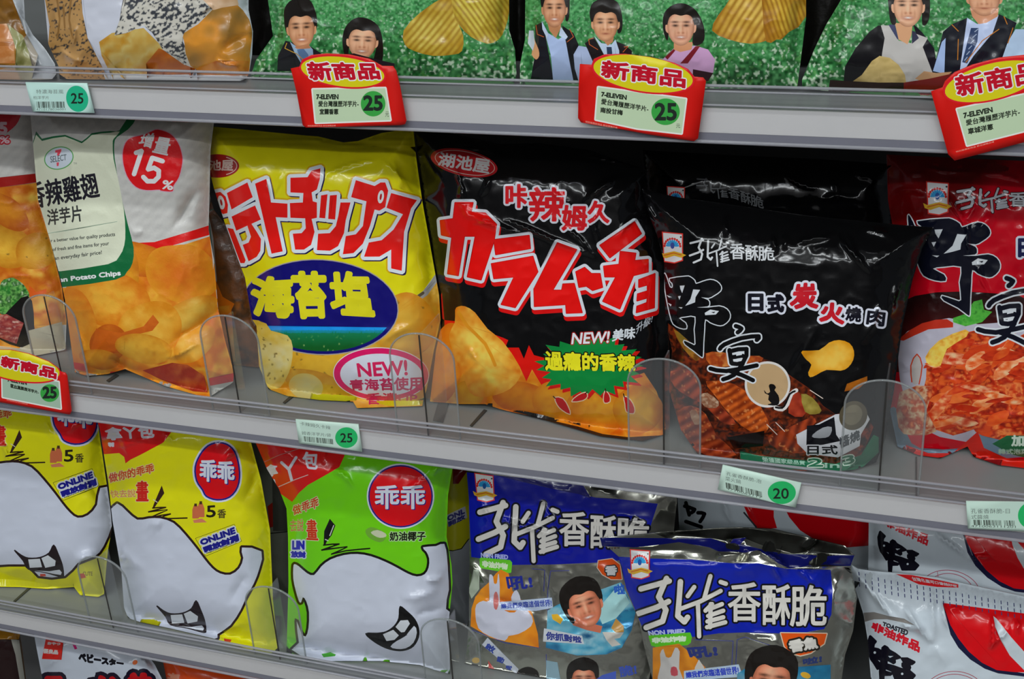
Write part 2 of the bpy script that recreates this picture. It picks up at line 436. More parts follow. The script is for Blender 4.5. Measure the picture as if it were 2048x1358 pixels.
        if field is not None:
            NN = np.zeros((len(VV), 3)); NN[:nb] = N3
            ln = [tuple(NN[v]) for v in range(nb)]+[(0, 0, 0)]*(len(VV)-nb)
            lv = np.empty(len(me.loops), int); me.loops.foreach_get('vertex_index', lv)
            ln_ = NN[lv]; ln_[3*len(FF):] = 0
            me.normals_split_custom_set(ln_.tolist())
        o = bpy.data.objects.new(pn, me); COL.objects.link(o); me.materials.append(pmats.get(pn, mat))
        if root: o.parent = root
        else: o.location = loc
        if pn in plabels: o['label'] = plabels[pn]
        objs.append(o)
    return objs
def bag(name, label, outline, y0, z0, lean, base, mat, cat='snack bag', yaw=0., x0=0., H=.022, R=90, Hb=.018, group=None, parts=(), spacing=6., sm=0, backcol=None, basefoil=0, plabels={}, extra=(), trim=0, **kw):
    outline = np.asarray(outline, float)
    if sm: outline = smooth(outline, sm)
    pl = Plane(y0, lean, yaw, x0, z0)
    if trim:                                  # a bag further back ends where it meets the board
        q = pl.at(outline, 0.); k = q[:, 2] < z0+.002; q[k, 2] = z0+.002
        if k.any(): outline = outline.copy(); outline[k] = proj(np.stack([q[k, 0], np.full(k.sum(), y0), q[k, 2]], 1))
    fd = Field(outline, H, R, **kw)
    c = pl.at(outline[np.argmax(outline[:, 1])][None], 0.)[0]
    xs = pl.at(outline, 0.)[:, 0]
    root = empty(name, ((xs.min()+xs.max())/2, y0, z0)); tag(root, label, cat, group)
    build_art(name, root, outline, pl, fd, mat, base, spacing, parts, back=Hb, backcol=backcol, basefoil=basefoil, plabels=plabels, extra=extra, zmin=z0+.0008)
    return root
# ------------------------------------------------------------------ the shelving
S1, S2, S3, S4 = 1.279, .974, .686, .386      # lower edge of each shelf front
TOP = .024
M_BOARD = plain('grey_enamel_shelf', (.235, .245, .24), .35, .03, 6)
M_STRIP = plain('off_white_strip', (.92, .90, .86), .5, .02, 8)
M_BAND = plain('blue_grey_plastic', (.26, .26, .31), .3, .04, 20)
M_WALL = plain('dark_gondola_back', (.10, .10, .10), .6, .05, 10)
def box(name, x0, x1, y0, y1, z0, z1, mat, parent=None, bev=0):
    V = [(x, y, z) for z in (z0, z1) for y in (y0, y1) for x in (x0, x1)]
    Fc = [(0, 2, 3, 1), (4, 5, 7, 6), (0, 1, 5, 4), (2, 6, 7, 3), (0, 4, 6, 2), (1, 3, 7, 5)]
    off = np.array(parent.location) if parent else np.array([(x0+x1)/2, (y0+y1)/2, z0])
    me = raw_mesh(name, np.array(V)-off, Fc)
    o = bpy.data.objects.new(name, me); COL.objects.link(o); me.materials.append(mat)
    if parent: o.parent = parent
    else: o.location = off
    if bev: m_ = o.modifiers.new('bevel', 'BEVEL'); m_.width = bev; m_.segments = 3
    return o
def prism(name, prof, x0, x1, mat, parent, smooth_=False):
    """profile of (y,z) swept along the shelf"""
    n = len(prof); off = np.array(parent.location)
    V = [np.array([x, y, z])-off for x in (x0, x1) for (y, z) in prof]
    Fc = [(i, (i+1) % n, n+(i+1) % n, n+i) for i in range(n)]+[tuple(range(n))[::-1], tuple(range(n, 2*n))]
    me = raw_mesh(name, V, Fc, smooth_); o = bpy.data.objects.new(name, me); COL.objects.link(o); me.materials.append(mat); o.parent = parent; return o
def bead(y, z, ry, rz, n=10): return [(y+ry*math.cos(t*2*math.pi/n), z+rz*math.sin(t*2*math.pi/n)) for t in range(n)]
XL, XR = -1.55, .55
def shelf(zb, label):
    t = empty('gondola_shelf', ((XL+XR)/2, .2, zb)); tag(t, label, 'shelf', 'steel gondola shelves')
    prism('board', [(.0, zb+.004), (.42, zb+.004), (.42, zb+TOP), (.006, zb+TOP), (.0, zb+TOP-.003)], XL, XR, M_BOARD, t)
    box('label_strip', XL, XR, -.0022, -.0004, zb+.0075, zb+.0255, M_STRIP, t)
    box('lower_band', XL, XR, -.0022, -.0004, zb+.0015, zb+.0073, M_BAND, t)
    r = prism('clear_rail', [(-.0042, zb+.001), (-.0032, zb+.001), (-.0032, zb+.043), (-.0042, zb+.043)], XL, XR, M_LIP, t)
    r['label'] = 'clear plastic cover of the shelf front'
    for (zz, h) in ((.0425, .0011), (.0385, .0007), (.0285, .0007), (.0012, .0014)):
        q = prism('rail_ridge', bead(-.0042, zb+zz, .0014, h), XL, XR, M_BEAD, t, True)
    return t
shelf(S1, 'topmost grey shelf, carrying the green meadow print bags and the red new-product cards')
shelf(S2, 'middle grey shelf, carrying the black and yellow potato chip bags between clear dividers')
shelf(S3, 'lower grey shelf, carrying the yellow and green cartoon-mouth bags and the blue foil bags')
b = box('wall_back', XL, XR, .43, .45, .0, 1.9, M_WALL); tag(b, kind='structure')
b = box('floor', -4, 3, -4, .6, -.05, 0, plain('store_floor_tile', (.16, .155, .15), .3, .03, 3)); tag(b, kind='structure')
b = box('ceiling', -4, 3, -4, .6, 2.85, 2.9, plain('store_ceiling', (.75, .75, .74), .8, .02, 3)); tag(b, kind='structure')
b = box('wall_opposite', -4, 3, -3.2, -3.1, 0, 2.85, plain('opposite_wall', (.16, .15, .15), .7, .3, 3)); tag(b, kind='structure')

# seams in the shelf boards
def seam(px, z, label, wd=.0012, dy=.30, col=(.10, .10, .10)):
    p = at_z(np.array([px], float), z+.0003)[0]
    o = box('board_groove', p[0]-wd/2, p[0]+wd/2, max(p[1], .012), p[1]+dy, z+.0001, z+.0006, plain('groove_shadow_gap', col, .6))
    return o

# clear T-shaped dividers
def divider(px, zs, label, dep=.04, py=.006):
    top = at_y(np.array([px], float), py)[0]; x = top[0]; zt = top[2]; h = zt-zs; r = .030
    t = empty('shelf_divider', (x, py, zs)); tag(t, label, 'shelf divider', 'clear acrylic dividers')
    prof = [(-r, zs+.0005)]+[(-r*math.cos(a), zt-r*.80+r*.80*math.sin(a)) for a in np.linspace(0, math.pi, 25)]+[(r, zs+.0005)]
    n = len(prof); V = [(a, yy, b_-zs) for yy in (0, .0018) for (a, b_) in prof]
    o = raw_mesh('stop_plate', V, [tuple(range(n)), tuple(range(n, 2*n))[::-1]]); o = link('stop_plate', o, M_CLEAR); o.parent = t
    rim = raw_mesh('plate_rim', V, [(i, n+i, n+(i+1) % n, (i+1) % n) for i in range(n)]); rim = link('plate_rim', rim, M_EDGE); rim.parent = o
    # bead along the arch of the plate
    cu = [(a, .0009, b_-zs) for a, b_ in prof]; ring = []
    for i, c in enumerate(cu):
        a_ = np.array(cu[max(i-1, 0)]); b2 = np.array(cu[min(i+1, n-1)]); d = b2-a_; d /= np.linalg.norm(d); nn = np.cross(d, [0, 1, 0])
        ring.append([np.array(c)+nn*.0009*math.cos(k)+np.array([0, 1, 0])*.0012*math.sin(k) for k in np.linspace(0, 2*math.pi, 6, endpoint=False)])
    V = [v for q in ring for v in q]; Fc = [(i*6+k, i*6+(k+1) % 6, (i+1)*6+(k+1) % 6, (i+1)*6+k) for i in range(n-1) for k in range(6)]
    e = raw_mesh('arch_edge', V, Fc, True); e = link('arch_edge', e, M_EDGE); e.parent = o
    box('fin', x-.0006, x+.0006, py+.002, dep, zs+.0005, zt-.001, M_CLEAR, t)
    box('fin_front_edge', x-.0007, x+.0007, py-.0006, py-.0001, zs+.0005, zt-.001, M_FINEDGE, t)
    return t
for px, lb, dp in (((88, 591), 'clear divider at the far left of the middle shelf, above the red new-product card', .020),
               ((450, 632), 'clear divider between the white potato chip bag and the yellow bag', .019),
               ((838, 668), 'clear divider between the yellow bag and the black bag with red katakana', .052),
               ((1327, 719), 'clear divider between the two black bags on the middle shelf', .026),
               ((1774, 762), 'clear divider between the black barbecue bag and the red kimchi bag', .040)):
    divider(px, S2+TOP, lb, dp)
for px, lb in (((195, 1115), 'clear divider between the two yellow bags on the lower shelf'),
               ((537, 1175), 'clear divider between the yellow bag and the green bag on the lower shelf'),
               ((895, 1240), 'clear divider between the green bag and the blue foil bags')):
    divider(px, S3+TOP, lb, .024)

# dark wire ends and seams on the boards
def slot(pts, z, t, rgb=(.05, .05, .045)):
    q = at_z(np.array(pts, float), z+.0002); off = np.array(t.location)
    V = [v-off for v in q]+[v-off+[0, 0, .0009] for v in q]
    o = link('board_slot', raw_mesh('board_slot', V, [(0, 1, 2, 3), (7, 6, 5, 4), (0, 4, 5, 1), (1, 5, 6, 2), (2, 6, 7, 3), (3, 7, 4, 0)]), M_SLOT); o.parent = t
M_SLOT = plain('dark_slot', (.05, .05, .045), .5)
mid = [o for o in bpy.data.objects if o.get('category') == 'shelf'][1]; low = [o for o in bpy.data.objects if o.get('category') == 'shelf'][2]
slot([(213, 762), (218, 765), (238, 752), (232, 749)], S2+TOP, mid)
slot([(566, 806), (570, 808), (590, 792), (584, 790)], S2+TOP, mid)
slot([(940, 852), (944, 854), (974, 822), (968, 820)], S2+TOP, mid)
slot([(866, 842), (886, 846), (897, 809), (876, 806)], S2+TOP, mid)
slot([(1831, 1000), (1834, 1000), (1834, 915), (1831, 915)], S2+TOP, mid)
slot([(27, 1203), (30, 1205), (64, 1175), (60, 1173)], S3+TOP, low)
# ------------------------------------------------------------------ price labels and new-product cards on the rails
def barcode(x0, y0, x1, y1, sl=0, seed=1, n=34):
    r = random.Random(seed); x = x0; v = (y1-y0); dx = (x1-x0)/n
    for i in range(n):
        wd = r.choice((.35, .5, .8))*dx; xx = x0+i*dx; yy = sl*(xx-x0)
        if r.random() < .88: P([(xx, y0+yy), (xx+wd, y0+yy), (xx+wd+(v*.1), y1+yy), (xx+v*.1, y1+yy)], '22281f')
def card(name, label, cat, outline, y, base, group, th=.0008, sp=99):
    pl = Plane(y); outline = np.asarray(outline, float); pts = pl.at(outline, 0.)
    root = empty(name, tuple(pts.mean(0))); tag(root, label, cat, group)
    build_art(name, root, outline, pl, None, M_PAPER, base, sp, thick=th, pname='card')
    return root
MINT = 'a9bfb2'; GRN = '1d9c55'; INK = '16201a'
def label(label_, Zc, out, l1, l2, num, circ, q1, q2, bar, barsl, numq, seed, base=MINT, bt=None):
    Z(*Zc); o = _px(np.array(out, float))
    T(l1, q1, '59655f'); T(l2, q2, '59655f')
    barcode(*bar, sl=barsl, seed=seed)
    if bt: T(*bt, '3a443e')
    if circ: O(*circ[:4], circ[4] if len(circ) > 4 else GRN, ang=circ[5] if len(circ) > 5 else 0); T(num, numq, INK, 2)
    card('price_label', label_, 'price label', o, -.0062, base, 'mint price labels on the rails')
label('mint price label reading 25 on the top rail, below the seaweed chip bag', (0, 0, 3.937), [(200, 648), (685, 655), (740, 890), (258, 880)],
      '特濃海苔風', '柏洋芋片', '25', (608, 778, 86, 104, '1b9a72', -15), (285, 705, 500, 738), (262, 755, 385, 782), (285, 800, 510, 850), 0, (560, 735, 655, 815), 3,
      base='a4c0b8', bt=('4710178036001', (285, 853, 515, 868)))
label('mint price label reading 25 on the middle rail, above the green bag', (490, 860, 4.452), [(450, -95), (1010, -50), (1040, 195), (480, 120)],
      '卡辣姆久卡辣', '姆香洋芋片/袋', '25', (903, 68, 100, 92), [(490, -75), (760, -35), (762, -2), (492, -42)], [(505, 10), (765, 32), (765, 64), (505, 42)],
      (520, 55, 790, 102), .1, (850, 30, 955, 110), 4)
label('mint price label reading 20, slanted on the middle rail below the black barbecue bag', (1330, 920, 4.551), [(525, 45), (1240, 210), (1190, 435), (480, 270)],
      '孔雀香酥脆-泡', '菜火鍋', '20', (1063, 297, 128, 104), [(560, 105), (880, 180), (875, 215), (555, 138)], [(550, 148), (690, 182), (688, 218), (548, 185)],
      (552, 205, 885, 255), .26, (985, 258, 1125, 352), 5, bt=('4710063117', [(560, 250), (885, 335), (880, 352), (555, 266)]))
label('mint price label at the right end of the middle rail, cut by the photo edge', (1690, 1000, 3.793), [(918, 10), (1560, 18), (1570, 250), (932, 218)],
      '孔雀香酥脆-日', '式醬燒', '20', (1410, 118, 98, 100), (955, 65, 1250, 102), (958, 112, 1090, 145), (975, 150, 1290, 190), .02, (1360, 75, 1460, 155), 6,
      bt=('4710063111201', [(955, 190), (1295, 195), (1295, 212), (955, 205)]))
RED = 'b80a02'; YEL = 'bcb00c'
def promo(label_, Zc, out, ov, win, wcol, ti, l1, l2, l3, circ, nq, small, yuan, white, tr=None, num='25'):
    Z(*Zc); o = smooth(_px(np.array(out, float)), 2) if False else _px(np.array(out, float))
    P(out, 'e8b0a0', 4); P(out, RED, -0); 
    P(win, 'd8dcc0', 12); P(win, wcol)
    for q, t in ((l1, '7-ELEVEN'), (l2, '愛台灣履歷洋芋片-')): T(t, q, '1c2418', 3 if t[0] == '7' else 1.5)
    T(l3[1], l3[0], '1c2418', 2)
    if circ: O(*circ, '2f8c38'); T(num, nq, INK, 6)
    if yuan: T('元', yuan, INK)
    T('特別推薦新商品 歡迎選購品嚐', small, 'e09080')
    O(ov[0], ov[1], ov[2], ov[3], 'c01020', ang=ov[4], grow=14); O(ov[0], ov[1], ov[2], ov[3], YEL, ang=ov[4])
    if tr: P(tr, 'b82840')
    T('新商品', ti, 'a8001c', 7, out=[(9, 'e0d8c8')])
    card('new_product_card', label_, 'price card', np.concatenate([o]), -.0085, RED, 'red new-product cards', th=.0010)
W = 'a5b797'
promo('red new-product card on the top rail below the man and woman print', (510, 0, 3.937),
      [(282, 540), (350, 525), (370, 470), (440, 435), (560, 422), (740, 430), (900, 465), (1000, 520), (1085, 522), (1110, 560), (1140, 680), (1190, 950), (1180, 978), (1150, 985), (820, 995), (400, 1005), (375, 985), (330, 740)],
      (690, 565, 330, 115, 7), [(455, 705), (1025, 695), (1065, 945), (480, 965)], W, [(405, 490), (960, 500), (985, 620), (440, 630)],
      (485, 745, 655, 780), (500, 795, 815, 840), ((510, 858, 655, 900), '宜蘭香蔥'), (930, 817, 97, 100), (858, 755, 1000, 868), [(415, 985), (635, 983), (635, 995), (415, 997)], (1025, 880, 1055, 920), 0)
promo('red new-product card on the top rail below the print of three people', (1020, 0, 3.937),
      [(550, 505), (640, 512), (660, 465), (740, 430), (900, 425), (1100, 450), (1290, 495), (1400, 545), (1450, 605), (1520, 612), (1542, 640), (1520, 800), (1480, 1090), (1450, 1112), (1100, 1060), (830, 1010), (560, 965), (535, 930), (540, 700)],
      (1048, 580, 395, 138, 9), [(695, 688), (1385, 780), (1350, 1050), (1000, 1010), (675, 940)], W, [(730, 475), (1380, 560), (1375, 690), (720, 605)],
      [(722, 725), (918, 752), (915, 785), (720, 758)], [(722, 775), (1090, 838), (1088, 880), (718, 820)], ([(715, 845), (888, 868), (885, 908), (712, 885)], '南投甘梅'),
      (1225, 880, 112, 105), (1145, 815, 1308, 945), [(595, 950), (845, 1000), (845, 1016), (595, 966)], (1308, 975, 1340, 1008), 0)
promo('tilted red new-product card at the top right, below the woman in an apron', (1528, 0, 3.937),
      [(1315, 720), (1405, 690), (1425, 640), (1500, 570), (1640, 510), (1850, 455), (2080, 430), (2300, 440), (2420, 480), (2560, 470), (2600, 520), (2700, 900), (2690, 950), (1500, 1265), (1450, 1215), (1440, 1180)],
      (1800, 640, 385, 140, -14), [(1520, 860), (2250, 700), (2330, 960), (1600, 1145)], W, [(1500, 600), (2160, 480), (2190, 640), (1530, 760)],
      [(1570, 892), (1795, 845), (1800, 882), (1575, 930)], [(1588, 945), (2010, 855), (2015, 905), (1595, 990)], ([(1605, 1012), (1800, 975), (1805, 1018), (1610, 1060)], '車城洋蔥'),
      (2180, 830, 105, 108), (2110, 770, 2250, 890), [(1510, 1190), (1810, 1110), (1812, 1122), (1512, 1202)], None, 0)
promo('red new-product card at the left end of the middle rail, cut by the photo edge', (0, 520, 4.527),
      [(-360, 850), (-250, 820), (-60, 812), (100, 815), (260, 850), (440, 920), (530, 985), (545, 1012), (590, 1025), (605, 1050), (645, 1370), (630, 1400), (-330, 1230)],
      (140, 955, 405, 130, 11), [(20, 1010), (530, 1105), (550, 1345), (25, 1240)], '8fa592', [(20, 870), (510, 985), (505, 1075), (10, 960)],
      [(70, 1068), (240, 1100), (240, 1130), (70, 1098)], [(95, 1120), (350, 1185), (352, 1215), (95, 1150)], ([(100, 1150), (200, 1172), (200, 1176), (100, 1154)], '一'),
      (450, 1205, 85, 80), (390, 1150, 508, 1250), [(60, 1262), (250, 1300), (250, 1310), (60, 1272)], None, 0)
# ------------------------------------------------------------------ artwork shared by several bags
def chipfn(cx, cy, rx, ry, ang, a='d8b040', b='b06010', seed=0, ex=2.5, rid=0, ridang=0, spots=0):
    ca, sa = math.cos(math.radians(ang)), math.sin(math.radians(ang))
    def f(q):
        x = (q[:, 0]-cx)*ca+(q[:, 1]-cy)*sa; y = -(q[:, 0]-cx)*sa+(q[:, 1]-cy)*ca
        r = np.sqrt((x/rx)**2+(y/ry)**2)
        t = np.clip(r, 0, 1.2)**ex*.75+.13+(fb(q, 28, seed)-.5)*1.3+(vn(q, 7, seed+2)-.5)*.3
        c = mixc(a, b, t)
        if rid:
            ra = math.radians(ridang); u = q[:, 0]*math.cos(ra)+q[:, 1]*math.sin(ra)+6*vn(q, 60, seed)
            c = mixc(c, mixc(b, '603808', .4*np.ones(len(q))), .75*(.5+.5*np.sin(u/rid*2*math.pi))**1.6)
        if spots: c = mixc(c, '50401c', (vn(q, 4.5, seed+9) > 1-spots)*.75)
        return c
    return f
def chip(cx, cy, rx, ry, ang=0, a='d8b040', b='b06010', seed=0, dens=5, wob=.07, edge='8a4a10', **k):
    """an irregular crisp; numbers in crop units"""
    r = np.random.RandomState(seed+11); th = np.linspace(0, 2*math.pi, 18, endpoint=False)
    rr = 1+wob*np.interp(np.arange(18), np.arange(0, 19, 2), np.append(v := r.uniform(-1, 1, 9), v[0]))
    x = rx*rr*np.cos(th); y = ry*rr*np.sin(th); A_ = math.radians(ang)
    pts = np.stack([cx+x*math.cos(A_)-y*math.sin(A_), cy+x*math.sin(A_)+y*math.cos(A_)], 1)
    c = _px(np.array([cx, cy], float)); s = ZX[2]
    P(pts, chipfn(c[0], c[1], rx/s, ry/s, ang, a, b, seed, **k), dens=dens, sm=2)
def noisefn(cols, sc=20, seed=0, st=(1, 1), o=3, hard=1.6):
    cs = [hexc(c) for c in cols]
    def f(q):
        t = np.clip((fb(q*np.array(st), sc, seed, o)-.5)*hard+.5, 0, .999)*(len(cs)-1); i = t.astype(int); w_ = (t-i)[:, None]
        a = np.array(cs); return a[i]*(1-w_)+a[np.minimum(i+1, len(cs)-1)]*w_
    return f
def field(y_h, y_b, seed=0):
    """clover meadow in blossom: fine even green far away, larger leaves and white heads near"""
    def f(q):
        t = np.clip((q[:, 1]-y_h)/(y_b-y_h), 0, 1)
        c = mixc('3c8048', '266030', t+.3*(vn(q, 40, seed)-.5))
        n = vn(q, 3.4, seed+1)*(1-t)+vn(q, 6, seed+2)*t; d = fb(q, 50, seed+8)
        c = mixc(c, '0a3412', np.clip((n-.5)*3.2, 0, 1)*(.45+.5*t))
        c = mixc(c, '64a468', np.clip((.42-n)*3.5, 0, 1)*.65)
        c = mixc(c, '78a850', np.clip((vn(q, 9, seed+12)-.72)*5, 0, 1)*.4*t)
        m = vn(q, 3.1, seed+5)*(1-t)+vn(q, 4.6, seed+6)*t
        c = mixc(c, 'b4c0ac', np.clip((m-.70+.34*(d-.5)*t+.07*t)*8, 0, 1)*np.clip(.30+t*1.1, 0, .85))
        return c
    return f
KQ1 = [[(310, 485), (525, 425)], [(505, 405), (445, 545), (500, 645), (475, 730), (350, 778)], [(290, 672), (430, 625), (520, 580)], [(610, 430), (590, 690), (640, 735), (665, 700)]]
KQ2 = [[(715, 470), (665, 540)], [(838, 388), (790, 560)], [(915, 432), (955, 446)], [(605, 638), (760, 580), (915, 500)], [(742, 590), (752, 845)], [(840, 600), (835, 775)],
       [(800, 650), (850, 600)], [(825, 640), (925, 600)], [(820, 690), (935, 650)], [(815, 732), (935, 700)], [(812, 775), (950, 738)]]
def bent(q, quad):
    q = np.asarray(q, float); U = ((q[:, 0]-285)/1435)[:, None]; V = ((q[:, 1]-385)/465)[:, None]; c = [np.array(v, float) for v in quad]
    return (c[0]*(1-U)+c[1]*U)*(1-V)+(c[3]*(1-U)+c[2]*U)*V
def peacock_title(quad, col, w_=40, out=None, ow=0, cut=3):
    """the brushed two-sign name followed by three plain signs; quad = TL,TR,BR,BL of the whole line"""
    k = np.hypot(*(np.array(quad[1], float)-quad[0]))/1435; ks = [bent(q, quad) for q in KQ1]; k2 = [bent(q, quad) for q in KQ2]
    tx = [('香', (975, 440, 1215, 730)), ('酥', (1235, 455, 1445, 755)), ('脆', (1445, 460, 1715, 765))][:cut]
    if out:
        ML(ks, (w_+ow*2)*k, out); ML(k2, (w_*.8+ow*2)*k, out)
    for t, (x0, y0, x1, y1) in tx:
        q = bent([(x0, y0), (x1, y0), (x1, y1), (x0, y1)], quad); T(t, list(q), col, w_*.12*k, out=[(ow*k, out)] if out else ())
    ML(ks, w_*k, col); ML(k2, w_*.78*k, col)
def emblem(x, y, s, tilt=0):
    """white badge with a fanned peacock and a gold ribbon; x,y = top left, s = width in px"""
    z = list(ZX); Z(x, y, 100/s)
    R = lambda q: [(a+tilt*b/130*8, b+tilt*a/100*8) for a, b in q]
    P(R([(8, 0), (100, 6), (98, 125), (60, 138), (14, 132)]), 'c8342c'); P(R([(13, 5), (95, 11), (93, 121), (60, 133), (18, 127)]), 'd8d4cc')
    for i in range(11):
        a = math.radians(180+i*18); c = R([(53+34*math.cos(a), 62+32*math.sin(a))])[0]; O(c[0], c[1], 5, 5.5, 'c02a28')
    for i in range(9):
        a = math.radians(185+i*21.2); c = R([(53+13*math.cos(a), 62+12*math.sin(a))])[0]; c2 = R([(53+25*math.cos(a), 62+24*math.sin(a))])[0]; L([c, c2], 8, '2a8ac0')
    c = R([(53, 60)])[0]; O(c[0], c[1], 9, 14, '1c4a90'); 
    P(R([(-4, 88), (12, 96), (60, 84), (92, 92), (112, 100), (90, 112), (60, 104), (24, 116), (2, 108)]), 'd89a28'); L(R([(14, 104), (58, 92), (90, 100)]), 4, 'b8501c')
    O(*R([(90, 22)])[0], 4, 4, '303840'); ZX[:] = z
def face(cx, cy, rx, ry, hair='16120f', skin='b88460', tilt=0, hairs=None, smile=1, seed=0):
    """a printed portrait head: back hair, ears, softly shaded face with brows, eyes, nose and mouth, fringe"""
    a = math.radians(tilt); ca, sa = math.cos(a), math.sin(a)
    R = lambda q: [(cx+(x*rx)*ca-(y*ry)*sa, cy+(x*rx)*sa+(y*ry)*ca) for x, y in q]
    c = _px(np.array([cx, cy], float)); s_ = ZX[2]
    if hairs: P(R(hairs), hair, rx*.06, sm=3)
    P(R([(-.95, -.1), (-1.12, -.12), (-1.1, .2), (-.92, .32)]), skin, sm=2); P(R([(.95, -.1), (1.12, -.12), (1.1, .2), (.92, .32)]), skin, sm=2)
    def sf(q):
        dx = (q[:, 0]-c[0])*s_; dy = (q[:, 1]-c[1])*s_; x = (dx*ca+dy*sa)/rx; y = (-dx*sa+dy*ca)/ry
        g = lambda x0, y0, wx, wy: np.exp(-((x-x0)/wx)**2-((y-y0)/wy)**2)
        k = mixc(skin, 'dcb090', g(-.1, -.45, .5, .3)*.6+g(-.02, .12, .12, .3)*.6+g(-.5, .2, .25, .2)*.4+g(.45, .2, .2, .2)*.3+g(0, .85, .3, .15)*.3)
        k = mixc(k, '5c3420', np.clip((x*x+y*y*.9-.62)*1.1, 0, .6)+np.clip(x-.5, 0, 1)*.5)
        k = mixc(k, '8c5034', g(-.16, .32, .10, .06)*.6+g(.16, .32, .10, .06)*.7+g(.13, .05, .05, .25)*.3+g(-.42, .35, .07, .2)*.3+g(.44, .35, .07, .2)*.35)
        k = mixc(k, '2a1810', np.clip(g(-.42, -.30, .26, .055)+g(.42, -.30, .26, .055), 0, 1)*.8)
        k = mixc(k, '180e0a', np.clip(g(-.40, -.10, .19, .06)+g(.40, -.10, .19, .06), 0, 1)*.95)
        k = mixc(k, '804030', g(0, .58, .36 if smile else .28, .10 if smile else .05)*.95)
        if smile: k = mixc(k, 'dcd0c8', g(0, .565, .25, .05)*1.0)
        return k
    P(R([(-.93, -.5), (-.6, -.85), (0, -.95), (.6, -.85), (.93, -.5), (.97, .1), (.80, .58), (.42, .94), (0, 1.05), (-.42, .94), (-.80, .58), (-.97, .1)]), sf, dens=max(1.3, rx/s_/13)*1., sm=3)
    if hairs: P(R([(-1.0, -.15), (-1.08, -.7), (-.6, -1.15), (.2, -1.2), (.9, -.95), (1.05, -.1), (.92, -.3), (.80, -.58), (.45, -.72), (.0, -.66), (-.45, -.74), (-.78, -.60), (-.92, -.35)]), hair, sm=3)
# ================================================================== MIDDLE SHELF
Zm = S2+TOP
# ---- white spicy chicken-wing chip bag, and its neighbour at the photo's left edge
def knit(q): return mixc('a3a19d', 'b2b0ab', .5+.5*np.sin(q[:, 0]*.9)*np.sin(q[:, 1]*.9+q[:, 0]*.12))
Z(0, 520, 4.527)
P([(-900, 40), (-100, -10), (200, 10), (560, 0), (560, 700), (300, 640), (100, 900), (-900, 900)], noisefn(['c08018', 'b06a10', 'c89038', 'a04408'], 34, 4), dens=6)
Z(0, 230, 4.527)
P([(-900, 660), (0, 565), (320, 530), (330, 610), (0, 655), (-900, 760)], '8c1410')
P([(-900, 760), (0, 655), (330, 612), (430, 1060), (560, 1400), (620, 1900), (-900, 1900)], noisefn(['c88c20', 'b87010', 'a85008', 'd0a040'], 36, 5), dens=6)
chip(50, 1180, 260, 190, 20, 'c89a30', 'a86a10', 3, spots=.06); chip(330, 1230, 200, 170, -30, 'bc8c2c', 'a86a10', 5, spots=.05); chip(60, 880, 240, 130, 35, 'c07818', 'a04c08', 6, spots=.05)
P([(-80, -40), (178, -60), (165, 60), (90, 140), (30, 170), (-80, 150)], 'b01828', sm=3); T('%', (0, 195, 85, 255), 'c8a8b0', 3, out=[(12, 'b01828')]); T('5', (0, 70, 60, 170), 'c8a8b0', 8)
Z(0, 520, 4.527)
P([(-20, 320), (10, 200), (60, 170), (120, 160), (200, 210), (240, 260), (270, 330), (230, 400), (290, 480), (260, 560), (180, 540), (60, 500), (-20, 470)], noisefn(['2c7a2c', '1c5a1c', '6aa050', '103c10', 'a0b890'], 9, 8), dens=3, sm=2)
P([(190, 340), (290, 370), (310, 600), (315, 660), (260, 770), (180, 790), (0, 720), (-30, 600)], '0c0a08', sm=2)
P([(-30, 500), (60, 490), (215, 570), (190, 640), (150, 760), (40, 720), (-30, 690)], noisefn(['a87868', '8c3a34', '702428', 'c0a090'], 14, 3, (1, 3)), dens=3)
P([(255, 640), (560, 560), (600, 800), (300, 880), (-60, 860), (-60, 770), (180, 800), (270, 760)], 'a39c86')
P([(265, 230), (330, 290), (420, 260), (420, 300), (265, 330)], 'b84c10')
bag('chip_bag', 'orange and white potato chip bag cut by the left photo edge, green garnish below',
    [(-150, 190), (72, 190), (76, 400), (100, 480), (124, 577), (133, 640), (131, 700), (68, 712), (0, 708), (-150, 690)],
    .085, Zm, .18, knit, M_SATIN, R=70, H=.016, backcol='9a9892', creases=[(0, 560, 66, 548, 4, .0012), (0, 300, 60, 290, 8, .001), (-5, 410, 30, 402, 3, .001)], seed=2)

Z(0, 230, 4.527)
P([(1195, 1160), (1400, 1150), (1700, 1060), (1890, 1000), (1900, 1085), (1700, 1140), (1500, 1200), (1210, 1245)], 'bf0a08')
Z(0, 520, 4.527)
ch = [(560, 250), (700, 250), (1100, 190), (1205, 0), (1210, -65), (1450, -80), (1700, -150), (1900, -215), (1925, 0), (1975, 450), (2120, 900), (2140, 1080), (1900, 1250), (900, 1150), (600, 980)]
P(ch, noisefn(['c87c14', 'b85c0c', 'c89028', 'b04808'], 40, 9), dens=6)
chip(1250, -10, 330, 150, 10, 'bc7010', 'a85008', 20); chip(1650, 120, 330, 260, 20, 'b85c10', 'c07c18', 21, ex=1); chip(1100, 160, 160, 330, 5, 'c08018', 'a85c0c', 27)
chip(980, 360, 400, 250, 15, 'c8902c', 'b8640c', 22); chip(720, 620, 170, 380, -10, 'c08020', 'b8640c', 23); chip(1700, 500, 300, 140, -25, 'bc9438', 'b46c10', 25)
chip(1350, 640, 310, 260, -25, 'c49434', 'b8700f', 24, ex=3); chip(980, 760, 170, 180, 20, 'b06010', 'a04808', 29)
P([(870, 620), (1100, 660), (1300, 600), (1385, 495), (1440, 565), (1380, 640), (1130, 700), (1125, 830), (1000, 850), (820, 820)], noisefn(['a84c0c', 'b05410', '983c08'], 30, 4), dens=6)
